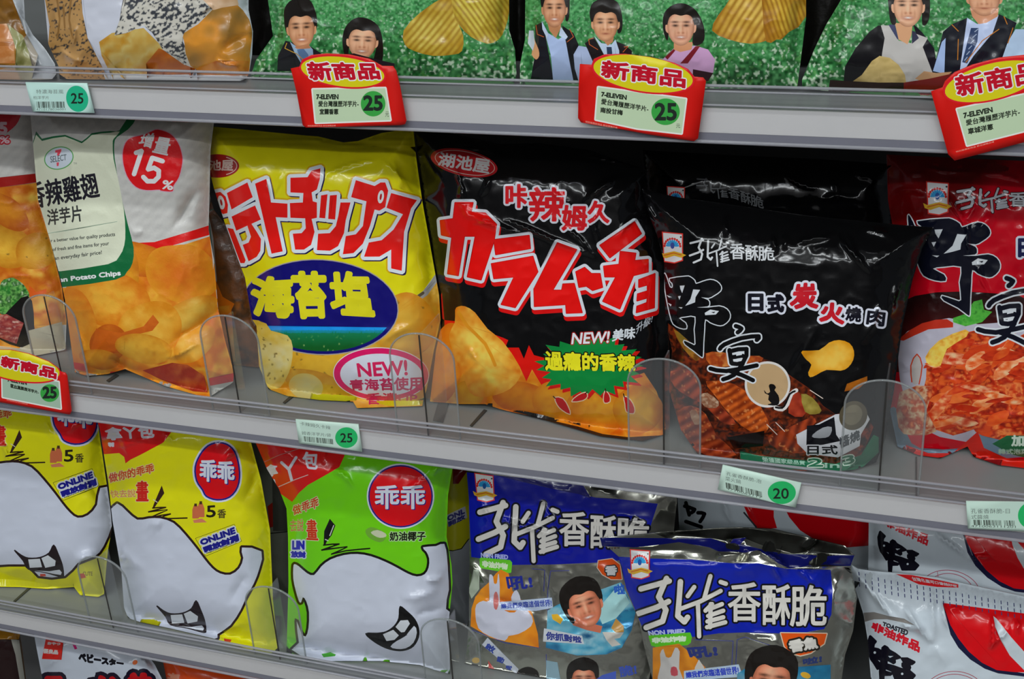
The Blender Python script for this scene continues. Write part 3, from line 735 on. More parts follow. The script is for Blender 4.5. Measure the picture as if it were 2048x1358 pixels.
chip(1760, 760, 210, 140, -40, 'c8983c', 'b8700f', 26); chip(1300, 800, 260, 130, 10, 'c89830', 'b06a10', 28); chip(900, 900, 190, 90, 10, 'c08828', 'a85c10', 30)
P([(600, 915), (760, 940), (780, 1010), (610, 970)], 'b41c18'); P([(1000, 1010), (1180, 1010), (1160, 1070), (990, 1050)], 'a81c18')
P([(1290, 1000), (1560, 930), (1700, 950), (1850, 1050), (1880, 1200), (1750, 1190), (1450, 1080)], noisefn(['983018', '8a2414', 'a85c28'], 24, 3), dens=6)
P([(1890, 1070), (2130, 1020), (2130, 1095), (1900, 1140)], 'b41410'); P([(1900, 1140), (2130, 1095), (2140, 1300), (1900, 1300)], 'a8a8a4')
Z(0, 230, 4.527)   # green panel and cream card
P([(1230, 35), (1160, 130), (1060, 200), (1035, 260), (1040, 400), (1090, 700), (1160, 1000), (1210, 1200), (1200, 1340), (1150, 1420), (1050, 1490), (560, 1560), (300, 1560), (300, 240), (380, 215), (590, 180), (740, 240), (830, 165), (1000, 145), (1080, 140), (1150, 35)], '0c5a30', sm=2)
P([(1085, 150), (1030, 215), (1020, 260), (1028, 400), (1065, 560), (1120, 850), (1135, 1050), (1125, 1180), (1080, 1280), (980, 1350), (545, 1415), (520, 1400), (300, 1400), (300, 260), (380, 235), (590, 195), (740, 256), (830, 182), (1000, 160)], 'bcbfa9', sm=2)
O(533, 390, 135, 103, '4c9048', -15); O(533, 390, 126, 94, 'b4bcc4', -15)
T('SELECT', [(455, 375), (600, 355), (602, 408), (458, 432)], '5a6468', 1); P([(500, 320), (555, 308), (556, 325), (535, 365), (515, 368), (520, 340), (500, 342)], 'c84050'); P([(512, 430), (535, 428), (530, 462), (514, 463)], 'c84050')
T('TM', (665, 430, 695, 450), '6a6e68')
T('香辣雞翅', [(245, 620), (860, 520), (905, 740), (262, 856)], '14121c', 5); T('洋芋片', [(425, 860), (730, 815), (745, 960), (435, 1000)], '2c2e2c', 3)
L([(420, 1075), (1060, 965)], 4, '7a9080')
for k, t in enumerate(('r a better value for quality products', 'of fresh and fine items for your', 'an everyday fair price!')):
    x1 = (1040, 985, 920)[k]; T(t, [(460+k*16, 1125+k*78), (x1, 1062+k*82), (x1+2, 1105+k*82), (462+k*16, 1160+k*82)], '3c403c', 1)
Z(0, 520, 4.527)
T('Chicken Potato Chips', [(330, 185), (1085, 95), (1095, 150), (335, 235)], 'c8d4c8', 3)
Z(0, 230, 4.527)
P([(1430, 132), (1540, 170), (1610, 250), (1645, 350), (1650, 430), (1620, 560), (1570, 640), (1560, 690), (1460, 685), (1440, 675), (1330, 680), (1230, 650), (1150, 550), (1112, 400), (1125, 280), (1180, 210), (1300, 180), (1370, 150)], 'b88ca0', 8, sm=3)
P([(1430, 132), (1540, 170), (1610, 250), (1645, 350), (1650, 430), (1620, 560), (1570, 640), (1560, 690), (1460, 685), (1440, 675), (1330, 680), (1230, 650), (1150, 550), (1112, 400), (1125, 280), (1180, 210), (1300, 180), (1370, 150)], 'c40c14', sm=3)
T('增', [(1290, 175), (1400, 165), (1370, 300), (1250, 270)], 'ccc4c4', 4); T('量', [(1425, 195), (1555, 220), (1515, 365), (1380, 335)], 'ccc4c4', 4)
ML([[(1232, 342), (1282, 325), (1214, 535)], [(1472, 418), (1378, 388), (1340, 492), (1395, 478), (1438, 505), (1436, 560), (1395, 600), (1335, 600), (1298, 562)]], 42, 'd2cac8', sm=0); T('%', [(1480, 590), (1575, 600), (1560, 680), (1465, 665)], 'ccc4c4', 4)
P([(1890, 670), (1960, 640), (2000, 900), (1930, 1400), (1900, 1000), (1840, 810)], 'aaa8a4')
bag('chip_bag', 'white and orange potato chip bag with a red 15% spot and green-framed cream panel',
    [(58, 200), (432, 212), (421, 300), (419, 390), (417, 460), (428, 520), (436, 617), (450, 680), (468, 745), (466, 765), (415, 796), (330, 772), (250, 738), (215, 748), (175, 752), (150, 745), (142, 690), (130, 600), (122, 560), (100, 480), (76, 400), (67, 300)],
    .043, Zm, .2, knit, M_SATIN, R=95, H=.026, backcol='a8a6a0', seed=5, wr=.0016, parts=[],
    creases=[(440, 615, 330, 700, 13, -.006), (400, 380, 340, 460, 12, -.005), (360, 240, 330, 265, 7, .003), (330, 715, 400, 690, 5, .003), (95, 270, 205, 290, 10, -.004), (145, 290, 125, 530, 3, .0012), (215, 720, 290, 745, 6, -.004), (150, 650, 175, 735, 6, .003), (260, 465, 290, 462, 8, .002)])

# ---- its twin behind, seen in the gap, its shade painted as dark browns
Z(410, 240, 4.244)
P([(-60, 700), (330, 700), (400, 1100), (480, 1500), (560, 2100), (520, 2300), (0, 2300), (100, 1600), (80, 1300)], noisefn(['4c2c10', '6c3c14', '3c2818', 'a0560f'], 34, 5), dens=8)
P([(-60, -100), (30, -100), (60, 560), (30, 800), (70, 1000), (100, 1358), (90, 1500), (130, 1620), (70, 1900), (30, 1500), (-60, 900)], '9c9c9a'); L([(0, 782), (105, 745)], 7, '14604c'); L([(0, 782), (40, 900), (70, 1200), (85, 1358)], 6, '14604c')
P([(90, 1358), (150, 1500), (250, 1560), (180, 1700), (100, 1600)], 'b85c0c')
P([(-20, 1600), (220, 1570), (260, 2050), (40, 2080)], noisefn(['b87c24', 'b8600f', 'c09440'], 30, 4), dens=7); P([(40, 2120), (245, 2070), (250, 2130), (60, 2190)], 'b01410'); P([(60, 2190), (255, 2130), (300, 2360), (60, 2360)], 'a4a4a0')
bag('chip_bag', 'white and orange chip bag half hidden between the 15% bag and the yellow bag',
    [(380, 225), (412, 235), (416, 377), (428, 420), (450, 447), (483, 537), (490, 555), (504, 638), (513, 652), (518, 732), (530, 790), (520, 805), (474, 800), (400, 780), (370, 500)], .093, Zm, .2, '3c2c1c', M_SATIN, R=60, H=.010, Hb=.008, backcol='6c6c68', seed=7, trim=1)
# ---- yellow katakana bag
Z(410, 520, 4.244)
BY = [(330, 350), (400, 500), (520, 560), (700, 700), (780, 790), (1050, 820), (1350, 720), (1500, 600), (1620, 460), (1750, 370), (1960, 170), (2060, 300), (2060, 900), (1900, 1300), (400, 1300)]
P(BY, noisefn(['b08820', 'b47c1c', 'c09c3c', 'a86c14'], 40, 2), dens=6)
L([(1600, 460), (1700, 400), (1870, 280), (1980, 130)], 50, '8c8c88'); L([(1640, 430), (1850, 280)], 26, '504838')
chip(1080, 930, 420, 260, 20, 'c49828', 'b07c18', 41, spots=.1); chip(1700, 560, 260, 280, 30, 'bc9030', 'b47414', 42, spots=.05); chip(960, 1080, 300, 130, 20, 'bc9430', 'a87018', 45, spots=.06)
chip(860, 1080, 150, 110, 15, 'a8a070', 'b49c50', 46); chip(1330, 820, 170, 130, -20, 'b8984c', 'b08420', 47)
P([(395, 505), (500, 520), (560, 600), (700, 640), (745, 740), (730, 900), (690, 1000), (640, 1080), (560, 1095), (500, 1060), (470, 950), (450, 750), (400, 600)], chipfn(555, 720, 60, 70, 0, 'bcb078', 'b89830', 43, ex=2, spots=.10), dens=4, sm=2)
e1 = ell(975, 400, 660, 398, 3); P(e1, '8c8480', 9); P(e1, '0e0a5c')
e2 = [tuple(p) for p in ell(970, 398, 630, 376, 3) if p[1] > 532]
e2.sort(key=lambda p: math.atan2(p[1]-398, p[0]-970)); q0 = _px(np.array([(0, 532), (0, 615), (0, 780)], float))[:, 1]
def seafn(q):
    c = mixc('0c6cb8', '1480c8', (q[:, 1]-q0[0])/14); g = mixc('0e6a44', '0c4c1c', (q[:, 1]-q0[1])/(q0[2]-q0[1])*1.3); g = mixc(g, '8aa860', (vn(q, 3.2, 5) > .86)*np.clip((q[:, 1]-q0[1])/25, 0, 1)*.8)
    return np.where((q[:, 1] > q0[1])[:, None], g, np.where((q[:, 1] > q0[1]-4)[:, None], (c+g)/2, c))
P(e2, seafn, dens=3)
P([(395, 505), (520, 540), (560, 600), (700, 640), (745, 740), (730, 900), (690, 1000), (640, 1080), (560, 1095), (500, 1060), (470, 950), (450, 750), (400, 600)], chipfn(555, 720, 60, 70, 0, 'bcb078', 'b89830', 43, ex=2, spots=.10), dens=4, sm=2)
YT = 'bcb418'
T('海', [(395, 165), (735, 140), (745, 485), (420, 460)], YT, 19); T('苔', [(740, 110), (1010, 110), (1030, 480), (795, 485)], YT, 19); T('塩', [(1060, 110), (1375, 110), (1430, 470), (1085, 450)], YT, 17)
Z(410, 240, 4.244)
KA = [[(190, 915), (240, 925), (345, 1190), (335, 1215), (300, 1215)], [(85, 620), (130, 610), (175, 650), (195, 720), (190, 790), (150, 800), (110, 740), (85, 680)],
      [(185, 620), (360, 530), (405, 655), (225, 760)], [(225, 820), (425, 725), (475, 845), (265, 940)], [(380, 860), (440, 950), (475, 1010), (470, 1110), (440, 1160), (370, 1200), (320, 1060), (370, 1040), (390, 990), (360, 900)],
      [(425, 540), (520, 500), (560, 700), (700, 710), (700, 830), (600, 825), (660, 1115), (565, 1135)],
      [(725, 490), (870, 485), (905, 430), (980, 410), (975, 500), (950, 590), (905, 615), (915, 690), (950, 700), (950, 830), (905, 840), (930, 950), (900, 1060), (840, 1100), (765, 1100), (745, 965), (820, 960), (855, 920), (850, 835), (725, 830), (720, 705), (830, 700), (835, 620), (725, 615)],
      [(985, 640), (1040, 630), (1020, 835), (970, 830)], [(1060, 640), (1120, 635), (1105, 845), (1045, 840)],
      [(1150, 700), (1235, 700), (1195, 850), (1180, 960), (1130, 1070), (1060, 1110), (950, 1105), (960, 965), (1060, 960), (1110, 900), (1130, 820)],
      [(1280, 510), (1440, 560), (1490, 530), (1530, 530), (1555, 600), (1530, 740), (1480, 770), (1440, 760), (1400, 900), (1340, 1050), (1260, 1130), (1170, 1140), (1195, 985), (1280, 970), (1340, 900), (1370, 690), (1240, 655)],
      [(1580, 620), (1800, 680), (1750, 750), (1690, 950), (1670, 1280), (1580, 1260), (1580, 1100), (1480, 1160), (1350, 1160), (1390, 1040), (1500, 1020), (1600, 930), (1680, 800), (1540, 745)]]
MP(KA, 'b8920c', 44); MP(KA, '14103c', 30, 10, 10); MP(KA, 'bcc2c8', 30); MP(KA, 'c81410')
P(ell(1492, 652, 26, 56, 8), 'c4c8cc'); P(ell(1492, 652, 9, 28, 8), 'a01414'); P(ell(138, 700, 28, 60, -12), 'c4c8cc'); P(ell(138, 700, 9, 28, -12), 'a01414')
P(ell(105, 390, 185, 100), '8c1416'); T('池屋', [(35, 345), (240, 335), (235, 430), (38, 425)], 'c0a8a0', 3); P([(150, 300)]*1+[(155, 302), (152, 303)], '8c1416')
L(ell(105, 390, 165, 82, 0, 20, -62, 62), 6, 'c0a8a0')
Z(410, 520, 4.244)
O(1495, 970, 402, 222, 'c8c4cc', 2, grow=6); O(1495, 970, 402, 222, 'bc1454', 2); O(1497, 975, 350, 180, 'b8bac4', 2)
T('NEW!', [(1290, 880), (1710, 852), (1718, 975), (1305, 990)], 'b81c4c', 5); T('青海苔使用', [(1225, 1020), (1840, 990), (1845, 1105), (1240, 1105)], 'a8244c', 4); T('香濃UP', [(1370, 1130), (1800, 1130), (1800, 1215), (1370, 1225)], 'a8244c', 3)
bag('chip_bag', 'yellow potato chip bag with red white-edged katakana and a navy seaweed-salt oval',
    [(412, 252), (516, 262), (610, 271), (636, 273), (686, 285), (716, 282), (763, 266), (826, 257), (833, 320), (844, 400), (862, 500), (878, 590), (881, 640), (868, 700), (853, 780), (846, 800), (844, 812), (714, 816), (706, 803), (640, 800), (575, 792), (537, 778), (518, 732), (513, 652), (504, 638), (490, 555), (483, 537), (450, 447), (428, 377), (416, 330)],
    .062, Zm, .2, 'c0b80c', M_FILM, R=95, H=.028, Hb=.010, backcol='a8a010', seed=8, wr=.0013,
    parts=[('top_seal', [(400, 240), (850, 240), (850, 292), (790, 296), (700, 306), (640, 292), (560, 290), (405, 285)]), ('bottom_seal', [(700, 801), (860, 800), (846, 825), (700, 825)])],
    plabels={'top_seal': 'plain yellow ribbed seal'},
    ribs=[([(400, 240), (850, 240), (850, 288), (790, 292), (700, 303), (640, 290), (560, 288), (405, 283)], 0, 1, 9, .0004)],
    creases=[(640, 350, 765, 315, 4, .002), (765, 315, 830, 400, 5, .0025), (560, 345, 548, 400, 4, .0016), (790, 320, 800, 400, 9, .003), (690, 285, 850, 310, 8, -.003), (848, 500, 870, 620, 10, -.004), (530, 360, 545, 385, 4, .0016), (600, 275, 770, 300, 5, .0015), (760, 690, 830, 640, 10, .003)])

# ---- black katakana bag
Z(830, 570, 3.994)
P([(235, 280), (330, 290), (700, 420), (745, 440), (720, 500), (830, 500), (870, 590), (910, 480), (950, 560), (1100, 600), (1150, 800), (950, 850), (880, 770), (600, 700), (235, 400)], 'bc1008')
P([(200, 100), (215, 60), (235, 280), (205, 260)], 'a01010')
P([(240, 320), (330, 300), (830, 640), (890, 770), (935, 675), (1010, 800), (1100, 790), (1200, 850), (1400, 860), (1650, 780), (1750, 730), (1830, 700), (1930, 850), (1990, 1030), (2010, 1230), (1700, 1240), (1000, 1060), (600, 990), (110, 940), (160, 650)], noisefn(['c87c14', 'b8600c', 'c89028', 'b05008'], 36, 4), dens=6)
chip(250, 620, 150, 330, 12, 'c47c18', 'b4580c', 51); chip(430, 870, 120, 110, 20, 'c08c20', 'b06c10', 52); chip(850, 900, 240, 130, 10, 'bc7414', 'a8500c', 53); chip(1150, 950, 230, 170, 20, 'c08018', 'b0600f', 54); chip(1450, 1000, 260, 200, 10, 'c48820', 'b4640f', 55); chip(1780, 1000, 200, 200, 30, 'c08c24', 'b06410', 57)
P([(320, 200), (345, 172), (400, 170), (480, 220), (580, 350), (700, 450), (830, 640), (835, 740), (760, 830), (640, 880), (520, 895), (440, 860), (390, 740), (340, 640), (300, 520), (270, 400), (318, 300)], chipfn(968, 708, 75, 100, -25, 'ccac48', 'b8600c', 58, ex=2), dens=5, sm=2)
L([(350, 220), (420, 330), (560, 470), (640, 640)], 26, 'bc7a18', sm=2)
r = random.Random(5); st = []
for i in range(46):
    a = i/46*2*math.pi; rr = 1.0 if i % 2 == 0 else .80; k = 1+.06*math.sin(i*5); st.append((1395+430*rr*k*math.cos(a), 645+250*rr*k*math.sin(a)))
MP([[(x+20, y+20) for x, y in st]], 'b01410', 4); P(st, '0a7030')
T('過癮的香辣', [(1040, 530), (1755, 560), (1758, 680), (1045, 670)], 'c8c01c', 5, out=[(9, '101008')])
T('過癮的香辣', [(1040, 530), (1755, 560), (1758, 690), (1045, 680)], 'c8c01c', 4)
T('NEW!', [(1262, 385), (1555, 372), (1545, 460), (1250, 472)], 'c0c4c8', 3, out=[(7, '8a1010')]); T('美味', [(1585, 360), (1760, 335), (1755, 425), (1575, 450)], 'b8bcc0', 3); T('升級!', [(1770, 315), (1905, 225), (1890, 300), (1765, 395)], '9a9ea4', 1)
for q in ([(1120, 900), (1180, 910), (1220, 970), (1238, 1030), (1180, 1000), (1140, 960)], [(1255, 930), (1300, 885), (1360, 860), (1375, 890), (1340, 920)], [(1520, 850), (1550, 880), (1555, 930), (1515, 940), (1508, 900)], [(1670, 890), (1720, 920), (1750, 980), (1745, 1025), (1690, 1010), (1680, 950)]):
    P(q, 'c8b090', 7, sm=2); P(q, 'a81418', sm=2)
for q in ([(1120, 905), (1105, 890)], [(1360, 870), (1375, 855)], [(1525, 855), (1520, 830)], [(1672, 895), (1665, 870)]): L(q, 9, '2c1c10')
P([(560, 985), (640, 985), (1000, 1060), (1300, 1130), (1500, 1190), (1700, 1215), (1990, 1200), (1990, 1290), (1500, 1260), (900, 1110), (560, 1000)], '100e10')
Z(830, 260, 4.054)
KR = [[(325, 590), (470, 590), (455, 665), (570, 675), (660, 765), (640, 900), (535, 1215), (425, 1190), (490, 860), (400, 860), (350, 1180), (265, 1165), (300, 870), (215, 850), (205, 735), (310, 720)],
      [(640, 890), (925, 855), (935, 960), (655, 1010)], [(620, 1085), (955, 1025), (995, 1150), (812, 1439), (700, 1414), (805, 1190), (640, 1205)],
      [(1155, 915), (1310, 970), (1115, 1300), (1190, 1300), (1200, 1250), (1290, 1245), (1355, 1480), (1228, 1485), (1223, 1414), (969, 1430), (965, 1290)],
      [(1305, 1150), (1375, 1115), (1430, 1165), (1500, 1165), (1520, 1275), (1440, 1300), (1390, 1265), (1330, 1275)],
      [(1500, 935), (1780, 745), (1835, 840), (1580, 1035)], [(1530, 1105), (1655, 1090), (1665, 985), (1790, 1000), (1780, 1060), (1890, 1050), (1890, 1150), (1770, 1180), (1660, 1450), (1523, 1388), (1630, 1190), (1540, 1190)],
      [(1815, 1215), (1945, 1165), (1940, 1440), (1795, 1480), (1800, 1430), (1880, 1400), (1885, 1360), (1800, 1385), (1805, 1330), (1885, 1305), (1885, 1255), (1815, 1275)]]
MP(KR, 'b80c0c', 30, 8, 34); MP(KR, 'b4b8be', 30, 0, 0); MP(KR, 'b00808', 6, 0, 0); MP(KR, 'c80c0a', 0)
for t, q in (('咔', (740, 445, 905, 625)), ('辣', (930, 470, 1215, 735)), ('姆', (1195, 615, 1390, 810)), ('久', (1405, 580, 1570, 750))): T(t, q, 'b8141c', 8, out=[(16, 'b8b8c0')])
O(398, 266, 276, 106, 'a01c20', 12); O(404, 266, 248, 92, 'c0a8a0', 12); O(404, 266, 243, 87, 'a01c20', 12)
T('湖池屋', [(205, 180), (612, 240), (595, 355), (185, 285)], 'b8b4b4', 4)
bag('chip_bag', 'black potato chip bag with huge red katakana, a green starburst and large crisps',
    [(830, 262), (900, 266), (1000, 288), (1080, 286), (1180, 300), (1240, 322), (1296, 340), (1302, 420), (1320, 475), (1333, 525), (1336, 640), (1340, 700), (1338, 760), (1330, 868), (1285, 882), (1200, 872), (1090, 840), (1000, 818), (970, 808), (920, 808), (860, 803), (872, 700), (885, 640), (882, 590), (866, 500), (848, 400), (837, 320)],
    .063, Zm, .2, '070708', M_BLACK, R=100, H=.030, Hb=.010, backcol='141414', seed=12, wr=.0014, spacing=5.5,
    parts=[('bottom_seal', [(985, 801), (1010, 808), (1100, 833), (1200, 863), (1285, 873), (1325, 861), (1345, 900), (1200, 905), (985, 840)])],
    creases=[(905, 297, 1010, 302, 4, .002), (845, 300, 890, 375, 4, .003), (915, 330, 925, 400, 4, .003), (985, 345, 960, 395, 4, .0025), (925, 430, 1060, 470, 6, .0035), (1000, 440, 1200, 512, 4, .003), (1240, 350, 1160, 410, 6, .004), (1190, 420, 1195, 490, 4, .0025), (1290, 420, 1230, 480, 4, .0025), (1095, 380, 1150, 410, 5, .002), (940, 690, 950, 730, 4, .0015), (1150, 310, 1300, 335, 3, .002), (900, 272, 1100, 300, 3, .0018), (1130, 450, 1190, 515, 4, .002), (920, 370, 935, 440, 6, .003), (1000, 440, 940, 450, 4, .002)])
# ---- black barbecue bags and the red kimchi bag
YE = [(105, 92), (130, 150), (160, 238), (190, 245), (190, 200), (160, 150), (330, 125), (380, 130), (430, 170), (445, 205), (520, 180), (600, 160), (670, 180), (715, 230), (710, 280), (640, 330), (580, 358), (500, 350), (575, 380), (590, 420), (570, 450), (455, 460), (580, 462), (700, 448), (780, 480), (815, 540), (800, 600), (740, 650), (680, 652), (600, 622), (545, 590), (535, 700), (525, 850), (520, 985), (500, 995), (420, 930), (330, 865), (318, 822), (400, 858), (440, 860), (430, 700), (440, 560), (330, 560), (260, 578), (330, 630), (340, 688), (270, 682), (200, 640), (170, 560), (150, 480), (130, 380), (110, 260), (100, 130)]
YW = [[(270, 225), (322, 222), (295, 305), (275, 260)], [(250, 340), (280, 335), (265, 380)], [(415, 265), (490, 270), (440, 350), (435, 405), (385, 425), (328, 443), (385, 370)], [(255, 458), (300, 460), (285, 475)], [(540, 520), (600, 484), (695, 500), (660, 538), (545, 545)], [(125, 325), (185, 350), (150, 352)], [(140, 410), (180, 430), (170, 450)]]
def wild_feast(line, g, thick=3.6, fillc='070709'):
    """the two brush signs, black with a white edge; g maps their place on the black bag to the bag at hand"""
    c = lambda pts: [g(x/5.43+1310, y/5.43+530) for x, y in pts]
    Z(0, 0, 1); q = c(YE); P(q, line, thick*.55, sm=2); P([tuple(v) for v in q], fillc, sm=2)
    ART[-1]['g'] = 0
    for t in YW: P(c(t), line)
    P(c([(608, 512), (655, 506), (640, 524)]), fillc)
    f = lambda pts: [g(a/3.937+1290, b/3.937+600) for a, b in pts]; s = (g(1400, 0)[0]-g(1395, 0)[0])/5
    ks = [f([(715, 205), (760, 225), (730, 255)]), f([(590, 385), (625, 350), (760, 300), (895, 285), (880, 315)]), f([(665, 395), (680, 495)]), f([(665, 405), (800, 385), (770, 495), (685, 500)]), f([(690, 450), (770, 440)]),
          f([(515, 540), (640, 560), (880, 515)]), f([(770, 500), (700, 590), (615, 625)]), f([(670, 560), (760, 590), (850, 632)])]
    ML(ks, (34/3.937)*s+2*thick*.8, line, sm=2); ML(ks, (34/3.937)*s, fillc, sm=2)
    P(f([(720, 415), (770, 405), (762, 432), (718, 440)]), line); P(f([(722, 462), (765, 455), (760, 475), (722, 480)]), line)
def bbq_front(txt=True):
    Z(1290, 600, 3.937)
    P([(180, 180), (230, 220), (330, 310), (480, 420), (620, 430), (850, 440), (1000, 480), (1150, 600), (1300, 700), (1400, 830), (1500, 900), (1700, 850), (1800, 1000), (1700, 1250), (1500, 1400), (700, 1280), (300, 1200), (180, 900)], noisefn(['1c0c08', '3c1408', '7a2c10', '180a08', '602008'], 16, 31, (1, 1.2), 3, 2.4), dens=5)
    def meat(pts, seed, ang, a='a8481c', b='5c1c0c', wl=5.):
        ra = math.radians(ang)
        def f(q):
            u = q[:, 0]*math.cos(ra)+q[:, 1]*math.sin(ra)+5*vn(q, 25, seed); c = mixc(a, b, .5+.5*np.sin(u/wl*2)*.9+(fb(q, 14, seed)-.5)*1.2); return mixc(c, 'd08c50', (vn(q, 4, seed+3) > .86)*.6)
        P(pts, f, dens=3.2, sm=2)
    meat([(480, 640), (700, 660), (860, 780), (930, 870), (980, 1000), (900, 1060), (760, 990), (650, 880), (540, 740)], 1, 60, 'b05018', '6c2408', 4.5)
    meat([(200, 560), (380, 560), (430, 700), (640, 880), (720, 980), (600, 960), (470, 830), (340, 760), (230, 680)], 2, 55, '96381c', '4c160c', 7)
    meat([(260, 880), (360, 830), (480, 900), (560, 1060), (720, 1220), (500, 1230), (340, 1130), (270, 1010)], 3, 60, 'a04420', '5c1c10', 6)
    meat([(960, 1080), (1100, 1020), (1290, 930), (1350, 960), (1250, 1060), (1280, 1200), (1050, 1180)], 4, 20, '943818', '4c180c', 6)
    P([(430, 760), (490, 730), (580, 800), (560, 850), (470, 840)], noisefn(['a88c74', '7c4c34', 'b8a48c'], 7, 3), dens=3, sm=2)
    P([(350, 880), (400, 870), (440, 960), (390, 980)], noisefn(['a88c74', '7c4c34'], 7, 6), dens=3, sm=2)
    P([(225, 230), (330, 310), (430, 430), (400, 480), (300, 380)], noisefn(['6c5818', '94601c', '502c08'], 10, 8), dens=4, sm=2)
    P([(480, 420), (600, 410), (760, 440), (900, 440), (920, 480), (700, 520), (520, 520)], noisefn(['a8541c', '7c2c10', 'b87838'], 12, 9), dens=4, sm=2)
    P([(1150, 740), (1210, 730), (1280, 830), (1240, 920), (1130, 890)], noisefn(['96341c', '6c1c10'], 12, 5), dens=4, sm=2); P([(1230, 740), (1320, 770), (1390, 870), (1340, 900), (1260, 880)], noisefn(['8c7c38', '6c5c20'], 12, 5), dens=4, sm=2)
    P([(1570, 720), (1590, 660), (1750, 600), (1750, 640), (1680, 700)], noisefn(['a05c14', '7c400c'], 12, 7), dens=4)
    P([(650, 1080), (940, 1030), (930, 1150), (700, 1170)], '0e0706')
    for q in ([(960, 980), (1040, 1060)], [(1030, 965), (1100, 1035)], [(1300, 710), (1400, 775)]): L(q, 6, 'c0b0a4')
    P([(1240, 400), (1370, 395), (1450, 335), (1530, 315), (1610, 340), (1645, 400), (1640, 470), (1600, 530), (1540, 557), (1430, 550), (1350, 590), (1300, 608), (1285, 570), (1310, 510), (1270, 470), (1240, 430)], chipfn(1660, 711, 45, 35, 0, 'cca040', 'b8780c', 61, ex=2), dens=4, sm=2)
    P([(1190, 1060), (1500, 900), (1740, 880), (1770, 940), (1700, 1060), (1690, 1150), (1520, 1240), (1280, 1210), (1200, 1130)], 'b0b0b4', sm=1)
    P([(1275, 990), (1370, 980), (1490, 920), (1505, 1060), (1540, 1110), (1400, 1140), (1270, 1150)], '0a0a10'); P([(1320, 1060), (1400, 1005), (1470, 1000), (1460, 1060), (1420, 1085), (1330, 1085)], '84868a', sm=2)
    O(1640, 910, 108, 118, '4c4434', 35); O(1635, 905, 72, 84, '645c4a', 35)
    T('日式', (1280, 1145, 1515, 1215), '101014', 3, out=[(8, 'b0b0b4')]); T('醬燒', [(1530, 1085), (1690, 1020), (1690, 1100), (1540, 1170)], '3c4044', 3)
    P([(750, 1190), (900, 1225), (1250, 1260), (1500, 1290), (1700, 1220), (1800, 1060), (1840, 1080), (1840, 1200), (1700, 1330), (1500, 1350), (1100, 1330), (750, 1250)], '1c5c40', sm=1)
    T('榮獲國家級品質', [(920, 1235), (1260, 1268), (1260, 1300), (930, 1275)], '88a898', 1); T('2', (1285, 1250, 1400, 1310), '1c5c40', 3, out=[(8, 'b0bcb0')]); T('in', (1415, 1285, 1530, 1320), '88a898', 2); T('3', [(1545, 1240), (1640, 1215), (1650, 1280), (1570, 1300)], '1c5c40', 3, out=[(8, 'b0bcb0')])
    # moon disc with a small ape silhouette under the brush signs
    O(965, 665, 180, 182, 'b8b4b0'); L([(1030, 850), (1080, 860), (1120, 820), (1150, 740), (1190, 712)], 34, 'b8b4b0', sm=2)
    O(965, 665, 162, 164, 'a08460'); L([(1030, 845), (1080, 850), (1110, 810), (1140, 740), (1180, 718)], 15, '0c0a0a', sm=2)
    P([(975, 680), (985, 662), (1015, 665), (1032, 690), (1020, 710), (1050, 750), (1058, 800), (1040, 830), (975, 828), (968, 820), (995, 812), (970, 785), (975, 750), (945, 735), (938, 708), (960, 735), (985, 722)], '0c0a0a', sm=2)
    wild_feast('b4b8bc', lambda x, y: (x, y))
    Z(1270, 280, 3.864)
    T('日', (880, 1195, 985, 1315), '0e0e18', 9, out=[(16, 'b8bac4')]); T('式', (1030, 1200, 1145, 1325), '0e0e18', 9, out=[(16, 'b8bac4')])
    T('炭', [(1245, 1115), (1390, 1110), (1410, 1295), (1195, 1300)], 'a81420', 10, out=[(18, 'b8bac4')])
    T('燒', [(1635, 1285), (1750, 1300), (1740, 1405), (1625, 1395)], '0e0e18', 5, out=[(16, 'b8bac4')]); T('肉', [(1805, 1305), (1935, 1320), (1920, 1440), (1790, 1420)], '0e0e18', 6, out=[(16, 'b8bac4')])
    T('火', [(1450, 1265), (1600, 1265), (1610, 1420), (1430, 1395)], 'a81420', 10, out=[(18, 'b8bac4')])
    emblem(1320, 463, 46, .3)
    Z(1270, 280, 3.864); peacock_title([(415, 745), (1075, 800), (1080, 960), (425, 985)], 'b4b6b8', 34)
bbq_front()
NB = dict(backcol='141414')
bag('chip_bag', 'black barbecue bag in front, with brush signs, a tan moon disc and grilled meat',
    [(1284, 378), (1350, 394), (1430, 405), (1520, 418), (1600, 430), (1700, 440), (1800, 450), (1868, 455), (1845, 495), (1825, 560), (1805, 650), (1788, 780), (1770, 880), (1752, 925), (1700, 942), (1600, 942), (1480, 920), (1395, 908), (1362, 860), (1338, 780), (1344, 700), (1330, 640), (1328, 520), (1314, 470), (1298, 430)],
    .042, Zm, .22, '070708', M_BLACK, R=105, H=.026, Hb=.008, seed=21, wr=.0016, spacing=5.5,
    parts=[('top_seal', [(1275, 370), (1360, 390), (1600, 424), (1880, 448), (1875, 470), (1700, 458), (1600, 448), (1430, 424), (1340, 412), (1290, 405)])],
    ribs=[([(1284, 380), (1350, 396), (1600, 432), (1868, 457), (1860, 468), (1700, 456), (1430, 422), (1295, 400)], 0.15, 1, 8, .0004)],
    creases=[(1290, 405, 1325, 450, 4, .003), (1455, 430, 1448, 475, 5, .003), (1590, 490, 1675, 465, 5, .003), (1675, 465, 1740, 550, 4, .0035), (1550, 470, 1545, 510, 5, .003), (1720, 450, 1790, 480, 9, .004), (1800, 560, 1775, 640, 5, .003), (1690, 470, 1720, 520, 4, .002), (1565, 470, 1575, 500, 5, .002), (1640, 640, 1560, 780, 14, .003), (1770, 600, 1720, 690, 8, .003)], **NB)
Z(1270, 280, 3.864)
